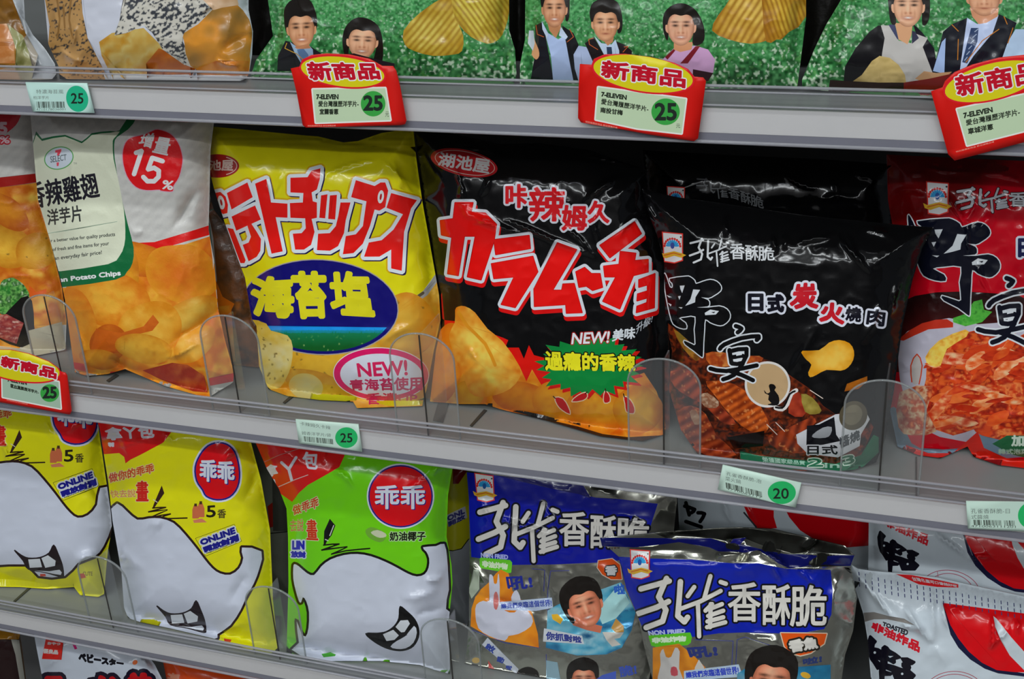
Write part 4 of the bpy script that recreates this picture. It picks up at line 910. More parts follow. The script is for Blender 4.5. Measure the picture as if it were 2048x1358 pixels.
peacock_title([(470, 270), (985, 420), (1000, 560), (480, 400)], '5c5e60', 30); L([(320, 390), (520, 320)], 8, '6c6c6c'); emblem(1330, 372, 40)
bag('chip_bag', 'black snack bag behind the front barbecue bag, only its dim top showing',
    [(1286, 300), (1500, 312), (1640, 318), (1782, 328), (1784, 480), (1770, 620), (1360, 560), (1300, 450)],
    0.125, Zm, .2, '060607', M_BLACK, R=80, H=.018, Hb=.01, trim=1, seed=23, wr=.0014,
    creases=[(1560, 350, 1640, 380, 4, .002), (1640, 400, 1720, 390, 4, .002), (1350, 390, 1400, 360, 3, .002), (1700, 340, 1770, 370, 4, .002), (1670, 360, 1672, 400, 4, .002)], **NB)
# red kimchi bag
Z(1700, 500, 2.425)
def bowlfn(q): return mixc('1c0a0a', '3a0c0c', (q[:, 1]-590)/80)
P([(100, 420), (230, 260), (420, 205), (700, 210), (900, 260), (900, 500), (100, 600)], bowlfn, dens=7, sm=2)
P([(245, 430), (330, 370), (480, 330), (620, 360), (860, 400), (860, 900), (560, 930), (340, 860), (260, 700), (235, 560)], '9c98a4', sm=2)
P([(250, 420), (350, 355), (470, 335), (500, 375), (380, 385), (260, 440)], 'a02818', sm=2)
P([(190, 770), (240, 780), (280, 900), (340, 960), (560, 960), (600, 900), (900, 850), (900, 1000), (300, 1010), (200, 900)], '586c7c', sm=2)
kf = noisefn(['b83c14', '8c1a0c', 'c87038', 'a8280e', '6c120a', 'b84c1c'], 26, 77, (1, 1.5), 3, 2.4)
P([(380, 520), (440, 440), (560, 400), (680, 385), (820, 420), (900, 420), (900, 900), (640, 900), (600, 870), (500, 900), (380, 860), (300, 900), (240, 850), (230, 760), (300, 700), (360, 660), (370, 590)], kf, dens=3.4, sm=2)
rk = np.random.RandomState(3)
for i in range(40):
    x = rk.uniform(400, 860); y = rk.uniform(450, 860); a = rk.uniform(-60, 20); l = rk.uniform(60, 120)*(1 if i < 24 else .6); ca, sa = math.cos(math.radians(a)), math.sin(math.radians(a)); wd = rk.uniform(14, 34)*(1 if i < 24 else .6)
    q = [(x+l*ca*t-wd*sa*s, y+l*sa*t+wd*ca*s) for t, s in ((-1, 0), (-.5, -1), (.4, -.8), (1, -.1), (.5, .9), (-.4, .7))]
    P(q, noisefn([rk.choice(['c05c28', 'b43814', 'cc8c5c', 'a0200c', 'd0a078', '8c1c0c']), rk.choice(['a82c10', 'bc4c1c'])], 12, i, (1, 2), 2, 2), dens=5, sm=2)
P([(365, 520), (430, 440), (560, 385), (565, 420), (470, 480), (440, 560), (390, 560)], noisefn(['c89830', 'd0b050', 'b87820'], 12, 3), dens=4, sm=2)
P([(300, 530), (330, 510), (350, 560), (330, 650), (300, 640), (290, 590)], '9c9490', sm=2); L([(300, 640), (295, 560), (325, 505), (350, 560), (335, 650)], 6, 'a83820', sm=2)
P([(500, 330), (560, 310), (600, 250), (640, 240), (650, 290), (690, 300), (640, 350), (560, 370), (500, 350)], noisefn(['2c7c28', '4c9c38', '145018'], 8, 5), dens=4)
P([(240, 690), (400, 660), (370, 780), (420, 880), (300, 900), (235, 860)], noisefn(['a04020', 'b8a080', '8c2c18', 'c87040'], 12, 12), dens=4, sm=2)
P([(270, 945), (380, 985), (500, 985), (620, 880), (650, 960), (760, 1010), (900, 1020), (900, 1100), (300, 1100)], 'b01c10', sm=1)
P([(690, 940), (760, 900), (900, 900), (900, 1020), (780, 990)], '14502c', sm=1); T('加', (785, 900, 842, 950), 'a8b8a8', 3)
T('韓式泡菜鍋', (720, 965, 900, 990), '7c9c88', 1)
Z(0, 0, 1)
def shaded_redfn(q): return mixc('5c0608', 'ac0418', np.clip((q[:, 0]-1880)/60+(q[:, 1]-420)/60, 0, 1)+.3*(fb(q, 40, 3)-.5))  # shade painted into the red: darker towards the top left
wild_feast('b4b8bc', lambda x, y: (1924+(x-1392)*(1.12 if x > 1392 else 1.7), 455+(y-568)*1.205), 4, '0a0c18')
Z(1700, 290, 5.885); T('日', (1990, 1110, 2130, 1310), '141840', 14, out=[(26, 'b4b8c4')])
emblem(1848, 362, 50, .1)
Z(1700, 290, 5.885); peacock_title([(1240, 480), (2550, 560), (2550, 780), (1260, 800)], 'a8aab0', 34, '2c080c', 10)
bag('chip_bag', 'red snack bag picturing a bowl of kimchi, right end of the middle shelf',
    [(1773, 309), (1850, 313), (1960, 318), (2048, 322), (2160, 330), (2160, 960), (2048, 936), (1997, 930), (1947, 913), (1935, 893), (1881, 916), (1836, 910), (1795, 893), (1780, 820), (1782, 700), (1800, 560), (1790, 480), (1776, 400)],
    .080, Zm, .2, shaded_redfn, M_BLACK, R=95, H=.022, backcol='700c10', seed=31, wr=.0022,
    parts=[('top_seal', [(1765, 300), (2170, 320), (2170, 352), (1960, 345), (1765, 330)])], extra=[([(1773, 309), (2160, 325), (2160, 560), (1776, 560)], 8)],
    creases=[(1820, 345, 1850, 355, 4, .002), (1850, 335, 1960, 348, 4, .002), (1890, 385, 1935, 460, 5, .005), (1930, 450, 1950, 405, 4, .003), (1930, 440, 1945, 520, 4, .003), (1950, 520, 1985, 600, 4, .002), (1960, 345, 2050, 360, 5, .003), (1790, 380, 1860, 385, 6, .002), (1990, 430, 1940, 470, 10, .003)])
# ================================================================== TOP SHELF
Zt = S1+TOP
# ---- seaweed chip bags on the left
Z(0, 0, 3.937)
P([(-400, -300), (80, -300), (190, 60), (220, 260), (130, 380), (120, 520), (-400, 640)], noisefn(['7c5010', '5c3c0c', '946820', '3c2808'], 40, 3), dens=7)
P([(-100, 200), (50, 185), (110, 330), (120, 500), (-100, 500)], noisefn(['a8764c', '9c6030', 'b89068'], 30, 3, (1, 3)), dens=6); P([(-100, 330), (110, 330), (120, 360), (-100, 365)], '8c5424')
P([(60, 190), (180, 280), (230, 420), (260, 560), (120, 560), (125, 380)], noisefn(['6c7040', '84805c', '545428'], 30, 5), dens=7)
P([(80, -300), (130, -300), (260, 250), (350, 380), (460, 520), (460, 620), (250, 620), (300, 430), (200, 260), (100, 0)], 'a0a4a8', sm=1)
bag('chip_bag', 'brown and white chip bag at the top left, cut by the photo corner',
    [(-150, -200), (36, -200), (50, 40), (66, 70), (90, 97), (110, 128), (114, 158), (60, 160), (-150, 155)], .072, Zt, .2, '8c8478', M_FILM, R=70, H=.016, backcol='8c8c88', seed=40,
    creases=[(30, 0, 60, 90, 5, .002), (60, 60, 30, 110, 6, .002)])
def spk(a, b, den, seed, sz=4.2):
    def f(q): return mixc(mixc(a, b, fb(q, 26, seed)), '1c2028', (vn(q*np.array([1, 1.25])+q[:, ::-1]*.3, sz, seed+4)*.7+fb(q, 22, seed+2)*.3 > 1-den)*.85)
    return f
Z(0, 0, 3.937)
P([(300, -300), (620, -300), (690, 300), (760, 420), (860, 520), (860, 640), (470, 640), (380, 340), (390, 200)], spk('a88458', '8c6838', .36, 3), dens=2.6)
for q in ([(440, -50), (470, 150), (450, 300)], [(560, -20), (545, 160), (575, 300)], [(500, 40), (510, 220)]): L(q, 14, '7c5a30', sm=2)
P([(620, -300), (1030, -300), (960, 150), (850, 300), (780, 330), (790, 400), (900, 520), (1000, 640), (860, 640), (760, 440), (690, 300), (650, 100)], 'a8aab4', sm=0)
P([(780, 330), (880, 260), (1130, 220), (1290, 380), (1350, 430), (1500, 530), (1500, 640), (900, 640), (800, 440)], noisefn(['a07c34', 'a89458', '9c6c1c', 'b89c78'], 34, 6), dens=6, sm=1)
P([(1250, 380), (1400, 440), (1540, 540), (1500, 620), (1160, 620), (1150, 500)], noisefn(['a0581c', '8c4410', 'a8702c'], 26, 7), dens=6, sm=1)
P([(1020, -300), (1560, -300), (1680, 80), (1560, 180), (1450, 260), (1440, 330), (1490, 440), (1540, 540), (1450, 510), (1280, 390), (1200, 260), (1130, 200), (1000, 260), (900, 280), (940, 160)], spk('b0aca4', 'a09c90', .44, 9, 4.6), dens=2.4, sm=1)
P([(1680, 70), (1750, 40), (1860, 30), (1960, 150), (1985, 260), (1970, 480), (1930, 600), (1700, 600), (1500, 520), (1450, 330), (1450, 260), (1560, 190)], noisefn(['a4641c', '8c6428', 'b87828', '7c5c2c'], 60, 4, o=2), dens=6, sm=2)
P([(1560, -300), (1840, -300), (1880, 40), (1750, 60), (1680, 80), (1600, 0)], noisefn(['b08868', 'b89c80', 'a47c58'], 30, 4), dens=6)
P([(1700, 480), (1960, 480), (1960, 640), (1560, 640), (1540, 540)], noisefn(['a8541c', 'b07028', '984408'], 26, 8), dens=6)
P([(1800, -300), (2150, -300), (2100, 150), (2090, 350), (1985, 560), (1965, 440), (1990, 260), (1960, 140), (1880, 40)], 'a0a4aa'); P([(1955, -300), (2150, -300), (2140, 120), (2090, 300), (2020, 230), (1975, 120)], '0c1210')
bag('chip_bag', 'seaweed-flecked chip bag at the top left, above the mint label reading 25',
    [(80, -200), (497, -200), (497, 20), (506, 63), (504, 110), (498, 146), (490, 162), (119, 158), (117, 132), (97, 89), (89, 0)], .050, Zt, .2, 'a6a8b0', M_FILM, R=90, H=.024, backcol='a0a0a0', seed=44, wr=.0018,
    creases=[(155, 50, 140, 95, 5, .003), (115, 100, 175, 128, 5, .003), (430, 118, 480, 135, 4, .003), (440, 110, 500, 60, 12, -.004), (495, 10, 502, 80, 8, .003), (110, 5, 118, 80, 5, .002), (400, 20, 430, 15, 4, .002)])
# ---- meadow print bags
def collar(pts, c='a8b4cc'): P(pts, c, sm=0)
FH = dict(dens=2.2)
Z(510, 0, 3.937)
P([(-100, -900), (2200, -900), (2200, 800), (-100, 800)], field(0, 150, 3), **FH)
def ridged(c, rx, ry, ang, ra, seed, wl=9, a='b8a43c', b='8c6c14'):
    z = list(ZX); chip(c[0], c[1], rx, ry, ang, a, b, seed, dens=3.0, wob=.1, ex=3, rid=wl, ridang=ra); ZX[:] = z
P([(1170, 240), (1300, 100), (1500, -30), (1560, 0), (1590, 160), (1640, 280), (1630, 400), (1560, 430), (1400, 440), (1250, 400), (1180, 350)], chipfn(868, 62, 70, 55, 0, 'b8a850', '98761c', 71, ex=3, rid=11, ridang=38), dens=2.6, sm=2)
P([(1550, -300), (2000, -300), (2005, 60), (1970, 220), (1920, 310), (1830, 345), (1700, 290), (1610, 200), (1560, 80)], chipfn(960, 10, 70, 90, 0, 'b4a440', '8c6c14', 72, ex=3, rid=9, ridang=-35), dens=2.6, sm=2)
P([(240, 320), (280, 330), (320, 420), (470, 560), (175, 560), (180, 440), (210, 380)], '141418'); P([(275, 330), (430, 360), (520, 420), (540, 560), (330, 560), (300, 420)], '16161a')
P([(275, 330), (330, 370), (420, 350), (455, 390), (470, 560), (400, 560), (310, 410)], '7c92a8'); P([(330, 390), (380, 380), (420, 430), (430, 560), (390, 560)], '4c6484'); L([(250, 340), (235, 380), (330, 425)], 6, 'a07828'); L([(330, 425), (380, 470)], 6, 'a07828')
face(365, 230, 105, 145, hairs=[(-1.1, .1), (-1.2, -.6), (-1.1, -1.2), (-.5, -1.6), (.5, -1.6), (.9, -1.3), (1.15, -.6), (1.1, 0), (.95, -.1), (.85, -.5), (.4, -.75), (-.5, -.7), (-.9, -.2)], tilt=-3, skin='b07c58')
P([(310, 370), (420, 345), (440, 380), (380, 385), (330, 385)], '9c6848')
face(845, 330, 112, 130, hairs=[(-1.15, .85), (-1.35, 0), (-1.2, -.8), (-.6, -1.35), (.2, -1.4), (1.0, -1.0), (1.35, -.2), (1.45, .8), (1.3, 1.3), (.9, 1.2), (1.05, .3), (.8, -.4), (.2, -.85), (-.5, -.8), (-.9, -.2), (-1.0, .9)], skin='bc8c6c', tilt=3)
P([(690, 430), (780, 420), (950, 465), (1100, 500), (1100, 600), (600, 600)], '20141c')
MEAD = dict(backcol='2c5c2c', H=.018, R=85, spacing=6)
bag('snack_bag', 'green meadow chip bag printed with a man, a woman and two ridged crisps',
    [(533, -200), (1016, -200), (1018, 0), (1018, 60), (1030, 100), (1033, 150), (1028, 168), (700, 164), (500, 156), (512, 120), (546, 72), (536, 0)], .052, Zt, .2, '2c6c2c', M_FILM, seed=51, wr=.0012,
    parts=[('side_seal', [(525, -210), (537, -210), (540, 0), (552, 74), (522, 118), (518, 160), (495, 160), (508, 118), (540, 72), (528, 0)])], creases=[(540, 0, 548, 80, 5, -.004), (1000, 0, 1012, 100, 8, -.003), (550, 80, 520, 130, 6, .003)], **MEAD)
Z(1020, 0, 3.937)
P([(-100, -900), (2500, -900), (2500, 800), (-100, 800)], field(0, 165, 13), **FH)
P([(1590, 240), (1640, 120), (1750, -40), (1800, -300), (2200, -300), (2200, 250), (2050, 310), (1900, 345), (1720, 310)], chipfn(1500, 20, 80, 75, 0, 'c0a048', '946414', 73, ex=3, rid=13, ridang=30), dens=2.6, sm=2)
P([(2000, -300), (2340, -300), (2330, 130), (2200, 250), (2100, 310), (2020, 330), (1990, 100)], chipfn(1575, 5, 50, 85, 0, 'bc9834', '8c5c10', 74, ex=3, rid=9, ridang=-20), dens=2.6, sm=2)
P([(200, 200), (260, 170), (330, 560), (350, 640), (160, 640), (190, 470)], '14141a'); P([(250, 165), (300, 260), (380, 310), (460, 260), (500, 640), (340, 640), (320, 430)], '94a4c4'); P([(410, 200), (500, 260), (560, 400), (570, 640), (500, 640), (440, 330)], '141418')
P([(250, 170), (300, 275), (290, 300), (255, 230)], 'a8b4cc'); P([(400, 210), (455, 290), (440, 310), (385, 280)], 'a8b4cc'); P([(290, 160), (400, 160), (400, 220), (360, 300), (310, 240)], 'a4704c')
P([(140, 300), (170, 250), (200, 330), (225, 390), (230, 440), (205, 470), (170, 430), (175, 390)], 'b8845c', sm=2); P([(150, 240), (185, 240), (195, 340), (180, 400), (140, 340)], 'a8b0b8'); L([(205, 200), (215, 270), (265, 290)], 6, 'a04c24')
L([(470, 230), (500, 290), (450, 330)], 6, 'a04c24')
face(350, 75, 92, 135, hairs=[(-1.05, -.1), (-1.1, -1), (0, -1.5), (1.15, -1), (1.2, .4), (1.0, .6), (.95, -.3), (.6, -.85), (-.7, -.8), (-.95, -.2)], skin='b07a58')
P([(500, 430), (540, 360), (600, 370), (660, 470), (700, 640), (540, 640), (510, 540)], '94a0bc', sm=1); P([(590, 340), (660, 290), (740, 430), (760, 640), (690, 640), (650, 480)], '1a1416'); P([(820, 320), (900, 350), (960, 400), (960, 640), (860, 640)], '1c1618')
P([(665, 285), (720, 340), (800, 350), (830, 310), (860, 400), (860, 640), (760, 640), (740, 430)], 'a0b0c4'); P([(760, 370), (800, 370), (805, 420), (780, 520), (765, 430)], '24344c'); L([(655, 300), (620, 310), (625, 350), (690, 390)], 6, 'a04c24'); L([(900, 370), (930, 365), (890, 410)], 6, 'a04c24')
P([(700, 280), (820, 270), (810, 330), (770, 360)], 'a4704c')
face(752, 190, 100, 130, hairs=[(-1.0, 0), (-1.2, -.7), (-.9, -1.3), (0, -1.5), (.9, -1.3), (1.25, -.5), (1.25, .3), (1.0, .5), (1.0, -.2), (.7, -.75), (-.3, -.8), (-.8, -.4)], skin='b4805c', smile=0)
P([(1200, 470), (1290, 380), (1460, 360), (1560, 390), (1615, 470), (1600, 570), (1560, 590), (1540, 640), (1200, 640)], 'b48cb0', sm=1); P([(1220, 450), (1300, 375), (1300, 400), (1240, 470)], '6c1c24'); P([(1340, 500), (1460, 365), (1500, 360), (1400, 500)], '6c1c24'); P([(1440, 545), (1600, 575), (1560, 640), (1440, 640)], '2c1018'); P([(1290, 340), (1440, 330), (1430, 390), (1340, 410), (1290, 390)], 'b8805c')
face(1345, 215, 108, 138, hairs=[(-1.0, .7), (-1.25, 0), (-1.15, -.8), (-.5, -1.25), (.3, -1.3), (1.1, -.9), (1.6, -.1), (1.65, .7), (1.2, 1.0), (.9, .85), (1.0, 0), (.6, -.6), (.1, -.9), (-.6, -.5), (-.9, 0)], skin='c08c70')
bag('snack_bag', 'green meadow chip bag printed with three people and golden crisps',
    [(1052, -200), (1612, -200), (1612, 36), (1604, 100), (1594, 178), (1300, 176), (1040, 170), (1040, 130), (1050, 80)], .052, Zt, .2, '2c6c2c', M_FILM, seed=53, wr=.0012,
    parts=[('side_seal', [(1040, -210), (1056, -210), (1056, 80), (1046, 130), (1046, 180), (1030, 180), (1034, 80)])], creases=[(1600, 0, 1590, 120, 10, -.004), (1070, 0, 1060, 120, 8, -.002)], **MEAD)
Z(1528, 0, 3.937)
P([(0, -900), (2500, -900), (2500, 900), (0, 900)], field(-60, 150, 23), **FH)
P([(620, 700), (640, 520), (720, 380), (830, 250), (900, 200), (960, 210), (960, 420), (860, 560), (760, 700)], '0e0d10', sm=1); P([(1170, 180), (1250, 260), (1340, 380), (1370, 560), (1280, 600), (1240, 400)], '14121a')
P([(920, 200), (990, 200), (1060, 320), (1160, 340), (1180, 260), (1290, 300), (1250, 370), (1300, 500), (1330, 580), (1100, 700), (900, 700), (930, 420), (950, 300)], 'a4a09c', sm=1); P([(980, 195), (1030, 190), (1060, 310), (1050, 310)], '383c58'); P([(1165, 240), (1190, 250), (1220, 300), (1165, 345)], '2c2c40')
P([(1030, 180), (1170, 190), (1160, 280), (1130, 350), (1060, 310)], 'bc8c68')
face(1135, 55, 118, 150, hairs=[(-1.1, .8), (-1.25, 0), (-1.2, -1), (0, -1.5), (1.2, -1), (1.4, 0), (1.3, .7), (1.0, .9), (.95, 0), (.6, -.6), (-.6, -.6), (-.95, 0), (-.85, .8)], skin='c49474')
P([(1410, 250), (1480, 190), (1600, 140), (1700, 640), (1400, 640), (1330, 560)], '12141c'); P([(1330, 560), (1400, 330), (1430, 300), (1420, 580)], '8ca0c4'); P([(1600, 140), (1680, 190), (1840, 110), (1860, 160), (1640, 640), (1530, 640), (1570, 350)], 'a0acc8'); P([(1630, 220), (1690, 220), (1680, 330), (1600, 500), (1560, 490)], '283858')
for k in range(6): L([(1660-k*16, 250+k*45), (1690-k*18, 225+k*45)], 7, '8894a8')
P([(1850, 110), (1990, 180), (1900, 420), (1850, 640), (1520, 640), (1650, 440), (1800, 260)], '12141c'); P([(1980, 230), (2100, 230), (2150, 450), (1860, 500), (1920, 330)], '9cb0cc')
for q in ([(1480, 195), (1530, 245)], [(1850, 230), (1720, 320), (1590, 490)], [(1530, 310), (1525, 470)], [(1960, 220), (1920, 340)], [(1890, 130), (1915, 190)]): L(q, 7, 'a4641c')
P([(1620, 60), (1850, 60), (1840, 130), (1750, 180), (1690, 190), (1640, 130)], 'b47c5c'); face(1735, -10, 128, 130, hairs=[(-1.1, 0), (-1.1, -1.4), (1.1, -1.4), (1.1, 0)], skin='b88464', smile=0)
P([(700, 640), (770, 590), (850, 480), (910, 440), (990, 455), (1060, 510), (1110, 590), (1120, 660), (900, 700), (730, 680)], noisefn(['a89058', 'b8a068', '98804c'], 30, 3, (1, 2)), dens=5, sm=1)
P([(1190, 620), (1260, 560), (1360, 575), (1480, 565), (1420, 620), (1290, 660)], 'a8805c', sm=1); P([(1100, 650), (1300, 620), (1480, 580), (1480, 760), (1100, 760)], '6c1410'); P([(520, 630), (900, 650), (1100, 650), (1100, 760), (500, 760)], '241410')
bag('snack_bag', 'green meadow chip bag at the top right picturing a woman in an apron',
    [(1690, -200), (2170, -200), (2170, 215), (1900, 200), (1605, 178), (1604, 160), (1628, 100), (1652, 50), (1682, 0)], .052, Zt, .2, '2c6c2c', M_FILM, seed=57, wr=.0012, creases=[(1665, 50, 1620, 150, 7, -.003), (1700, 0, 1680, 60, 6, .002)],
    parts=[('side_seal', [(1675, -210), (1694, -210), (1688, 0), (1660, 50), (1636, 100), (1614, 178), (1595, 182), (1615, 100), (1645, 50), (1672, 0)])], **MEAD)

for nm, ol in (('dark snack bag back in the gap left of the three people print', [(1005, -200), (1064, -200), (1062, 90), (1050, 150), (1012, 148), (1008, 60)]), ('dark snack bag back in the gap left of the apron print', [(1600, -200), (1705, -200), (1690, 20), (1640, 150), (1585, 150), (1600, 60)]),
               ('dark snack bag back right of the seaweed-flecked bag', [(480, -200), (560, -200), (556, 60), (530, 130), (486, 130), (490, 60)])):
    bag('snack_bag', nm, ol, .125, Zt, .15, '14100e', M_SATIN, R=40, H=.008, Hb=.006, backcol='14100e', seed=59, trim=1)  # dark bags added so the gaps between the bags read as shade
# ================================================================== LOWER SHELF
Zl = S3+TOP
def oval_logo(cx, cy, rx, ry, ang, quad, pts=None):
    if pts is None: pts = ell(cx, cy, rx, ry, ang)
    P(pts, 'b0b4c0', 26, sm=0); P(pts, '1c1c6c', 13); P(pts, 'bc0c14')
    T('乖乖', [(x+8, y+6) for x, y in quad], '1c1c6c', 6); T('乖乖', quad, 'b8bcc8', 5)
def grin(pts_out, teeth, lip, line='1a1014'):
    P(pts_out, line, 5, sm=3)
    for t in teeth: P(t, 'b0b4b8')
    P(lip, 'acb0b8', sm=2)
def kuai(dx, dy, seed, tail=True):
    D = lambda q: [(x+dx, y+dy) for x, y in q]
    Z(0, 800, 3.864)
    P(D([(700, 100), (1400, 160), (1330, 240), (1260, 330), (1130, 400), (1010, 460), (970, 490), (960, 440), (920, 410), (790, 420)]), 'b41414', sm=0)
    T('拿ㄚ包', D([(800, 230), (1200, 190), (1215, 270), (830, 300)]) if not tail else D([(810, 220), (1185, 185), (1190, 290), (830, 310)]), 'b0acb4', 5)
    T('零嘴', D([(835, 330), (880, 330), (880, 360), (840, 362)]), 'b0acb4', 3)
    T('做你的乖乖', D([(838, 570), (1185, 490), (1190, 560), (845, 640)]), 'a83c14', 2, out=[(5, 'b4a870')])
    T('快去說', D([(850, 700), (1045, 690), (1048, 750), (860, 755)]), 'b0703c', 1, out=[(3, 'b4a870')]); T('畫', D([(1055, 630), (1140, 625), (1145, 780), (1055, 780)]), 'a81c14', 4, out=[(5, 'b4a870')])
    P(D([(1250, 660), (1190, 800), (1180, 830), (1195, 830), (1270, 720)]), '2c1814'); L(D([(1185, 770), (1215, 790)]), 6, 'b0a898')
    L(D([(1180, 835), (1280, 830), (1145, 865), (1290, 850), (1180, 900), (1320, 880), (1230, 915), (1445, 912)]), 11, '241408', sm=2)
    oval_logo(0, 0, 0, 0, 0, D([(1550, 460), (1805, 480), (1810, 650), (1545, 620)]), smooth(D([(1690, 335), (1770, 360), (1820, 430), (1845, 560), (1830, 670), (1770, 745), (1680, 765), (1600, 740), (1570, 690), (1525, 620), (1515, 520), (1550, 430), (1610, 360)]), 3))
    for (x, y, s) in ((1510, 880, 1.), (1550, 870, 1.1)):
        P(D([(x-18*s, y-30), (x-8, y-62*s), (x+10, y-62*s), (x+22*s, y-30), (x+22*s, y+30), (x-18*s, y+30)]), 'a85838', 6); P(D([(x-9, y-80*s), (x+12, y-80*s), (x+12, y-58*s), (x-9, y-58*s)]), '3c2c14')
    P(D([(1490, 930), (1560, 915), (1600, 945), (1500, 950)]), 'b0684c')
    T('5', D([(1597, 820), (1665, 815), (1665, 905), (1597, 905)]), '1c180c', 3); T('香', D([(1682, 845), (1745, 845), (1745, 912), (1682, 912)]), '3c3418', 2)
    # white blank figure with its dark brown outline
    body = [(700, 900), (840, 860), (905, 800), (980, 860), (1060, 925), (1150, 915), (1240, 915), (1340, 950), (1430, 1040), (1520, 1150), (1580, 1230), (1640, 1300), (1700, 1340), (1780, 1350), (1850, 1300), (1880, 1220), (1870, 1140), (2020, 1170), (2005, 1300), (1960, 1420), (1900, 1530), (1860, 1620), (1780, 1740), (1680, 1810), (1640, 1850), (1200, 1800), (700, 1600)]
    if not tail: body = [(600, 860), (905, 920), (1060, 925), (1150, 915), (1240, 915), (1340, 950), (1430, 1040), (1520, 1150), (1580, 1230), (1640, 1300), (1700, 1340), (1780, 1320), (1850, 1240), (1875, 1110), (1990, 1120), (1980, 1250), (1965, 1400), (1900, 1560), (1830, 1640), (1700, 1690), (1600, 1790), (1400, 1790), (1300, 1700), (1000, 1710), (600, 1700)]
    P(D(body), '241410', 18, sm=2); P(D(body), 'a6aab6', -0, sm=2)
    Z(0, 1080, 3.864)
    grin(D([(1212, 510), (1260, 545), (1320, 570), (1410, 565), (1480, 530), (1515, 470), (1550, 540), (1580, 620), (1590, 690), (1575, 715), (1450, 680), (1320, 655), (1280, 590)]),
         [D([(1318, 580), (1408, 575), (1425, 640), (1330, 645)]), D([(1420, 570), (1470, 548), (1530, 590), (1525, 630), (1450, 645)])], D([(1370, 665), (1480, 672), (1560, 660), (1570, 700), (1450, 678)]))
    Z(0, 800, 3.864)
    fr = D([(1512, 1070), (1810, 962), (1865, 1090), (1590, 1205)]); P(fr, '1c1c10', 3); P(fr, 'b8b41c')
    T('ONLINE', D([(1545, 1085), (1808, 985), (1818, 1030), (1560, 1120)]), '14146c', 5, out=[(10, 'a8acb0')]); T('開放封測', D([(1570, 1140), (1835, 1040), (1845, 1085), (1585, 1175)]), '14146c', 5, out=[(10, 'a8acb0')])
    T('http://www.kuai.com.tw', D([(1595, 1178), (1840, 1085), (1845, 1095), (1600, 1190)]), '3c3c18', 1)
kuai(0, 0, 1)
Z(0, 1080, 3.864); P([(1730, 760), (1790, 770), (1780, 790), (1735, 785)], 'a82c20')
YB = 'b8b40e'
bag('snack_bag', 'yellow snack bag with a blank white figure, second from left on the lower shelf',
    [(180, 790), (498, 835), (502, 885), (522, 960), (540, 1060), (546, 1200), (553, 1270), (556, 1312), (530, 1306), (497, 1298), (424, 1276), (342, 1257), (280, 1244), (256, 1236), (248, 1215), (243, 1145), (234, 1093), (225, 1041), (217, 968), (208, 911), (200, 860)],
    .034, Zl, .2, YB, M_FILM, R=90, H=.026, Hb=.012, backcol='a8a414', seed=61, wr=.0013,
    creases=[(225, 848, 262, 920, 4, .002), (330, 858, 345, 890, 5, .003), (480, 900, 440, 925, 5, .003), (300, 1040, 320, 1060, 14, .003), (240, 1100, 290, 1140, 10, .003), (500, 1150, 450, 1210, 12, -.003), (520, 940, 480, 1010, 12, -.003), (440, 1270, 490, 1240, 8, .003), (240, 1110, 250, 1120, 6, .003), (230, 890, 300, 880, 4, .002)])
kuai(-1100, -430, 2, False)
Z(0, 1080, 3.864); T('CUTE', (640, 245, 715, 275), '6c5c14', 1); P([(615, 260), (650, 258), (665, 290), (620, 300)], 'a83c20'); P([(310, 262), (350, 262), (355, 280), (310, 282)], 'a83428')
bag('snack_bag', 'yellow snack bag with a grinning mouth at the far left of the lower shelf',
    [(-140, 780), (185, 800), (196, 850), (204, 905), (213, 966), (221, 1020), (224, 1056), (216, 1100), (213, 1130), (208, 1188), (196, 1194), (160, 1190), (148, 1174), (95, 1178), (40, 1174), (-140, 1172)],
    .050, Zl, .2, YB, M_FILM, R=90, H=.026, backcol='a8a414', seed=63, wr=.0013, parts=[('bottom_seal', [(-150, 1152), (40, 1158), (95, 1164), (146, 1166), (150, 1200), (-150, 1200)])], plabels={},
    creases=[(150, 1120, 205, 1110, 10, .006), (90, 835, 110, 880, 4, .002), (0, 880, 22, 930, 4, .003), (130, 860, 175, 840, 4, .002), (180, 950, 195, 1010, 8, -.003), (0, 1150, 60, 1130, 12, .002)])
# green bag
Z(490, 860, 4.452)
P([(0, 60), (900, 150), (885, 230), (840, 330), (720, 400), (560, 490), (480, 560), (420, 640), (320, 570), (180, 420)], 'b41414')
T('拿', [(175, 320), (280, 300), (295, 400), (195, 420)], 'b0acb4', 4); P([(215, 430), (265, 440), (280, 500), (230, 470)], 'b0acb4')
L([(325, 290), (390, 350), (455, 245)], 26, 'b0acb4'); L([(390, 350), (415, 445)], 26, 'b0acb4')
T('包', [(500, 200), (655, 195), (640, 350), (540, 340)], 'b0acb4', 5); L([(160, 290), (300, 225), (500, 160)], 6, 'b06864'); L([(300, 505), (450, 440), (560, 400)], 7, 'b09c98')
T('做乖乖', [(420, 680), (650, 590), (655, 690), (430, 760)], 'a83014', 2, out=[(5, 'a8b888')]); T('去說', [(400, 800), (520, 790), (520, 900), (405, 905)], 'a05c38', 1, out=[(3, '88a868')]); T('畫', [(550, 800), (630, 795), (650, 980), (550, 975)], 'a82c14', 4, out=[(5, 'a8b888')])
T('LIN', (425, 990, 525, 1060), '14148c', 6, out=[(12, 'a4acb4')]); T('放封', [(410, 1080), (535, 1085), (540, 1135), (415, 1130)], '14148c', 5, out=[(10, 'a4acb4')])
P([(755, 790), (805, 850), (770, 940), (730, 990), (715, 1025), (700, 1020), (705, 900)], '101010'); L([(790, 850), (755, 940)], 8, 'a8aca8'); L([(715, 975), (740, 985)], 8, 'a8aca8')
L([(700, 1025), (840, 1015), (680, 1070), (910, 1040), (770, 1105), (900, 1075), (1110, 1055)], 13, '101008', sm=2)
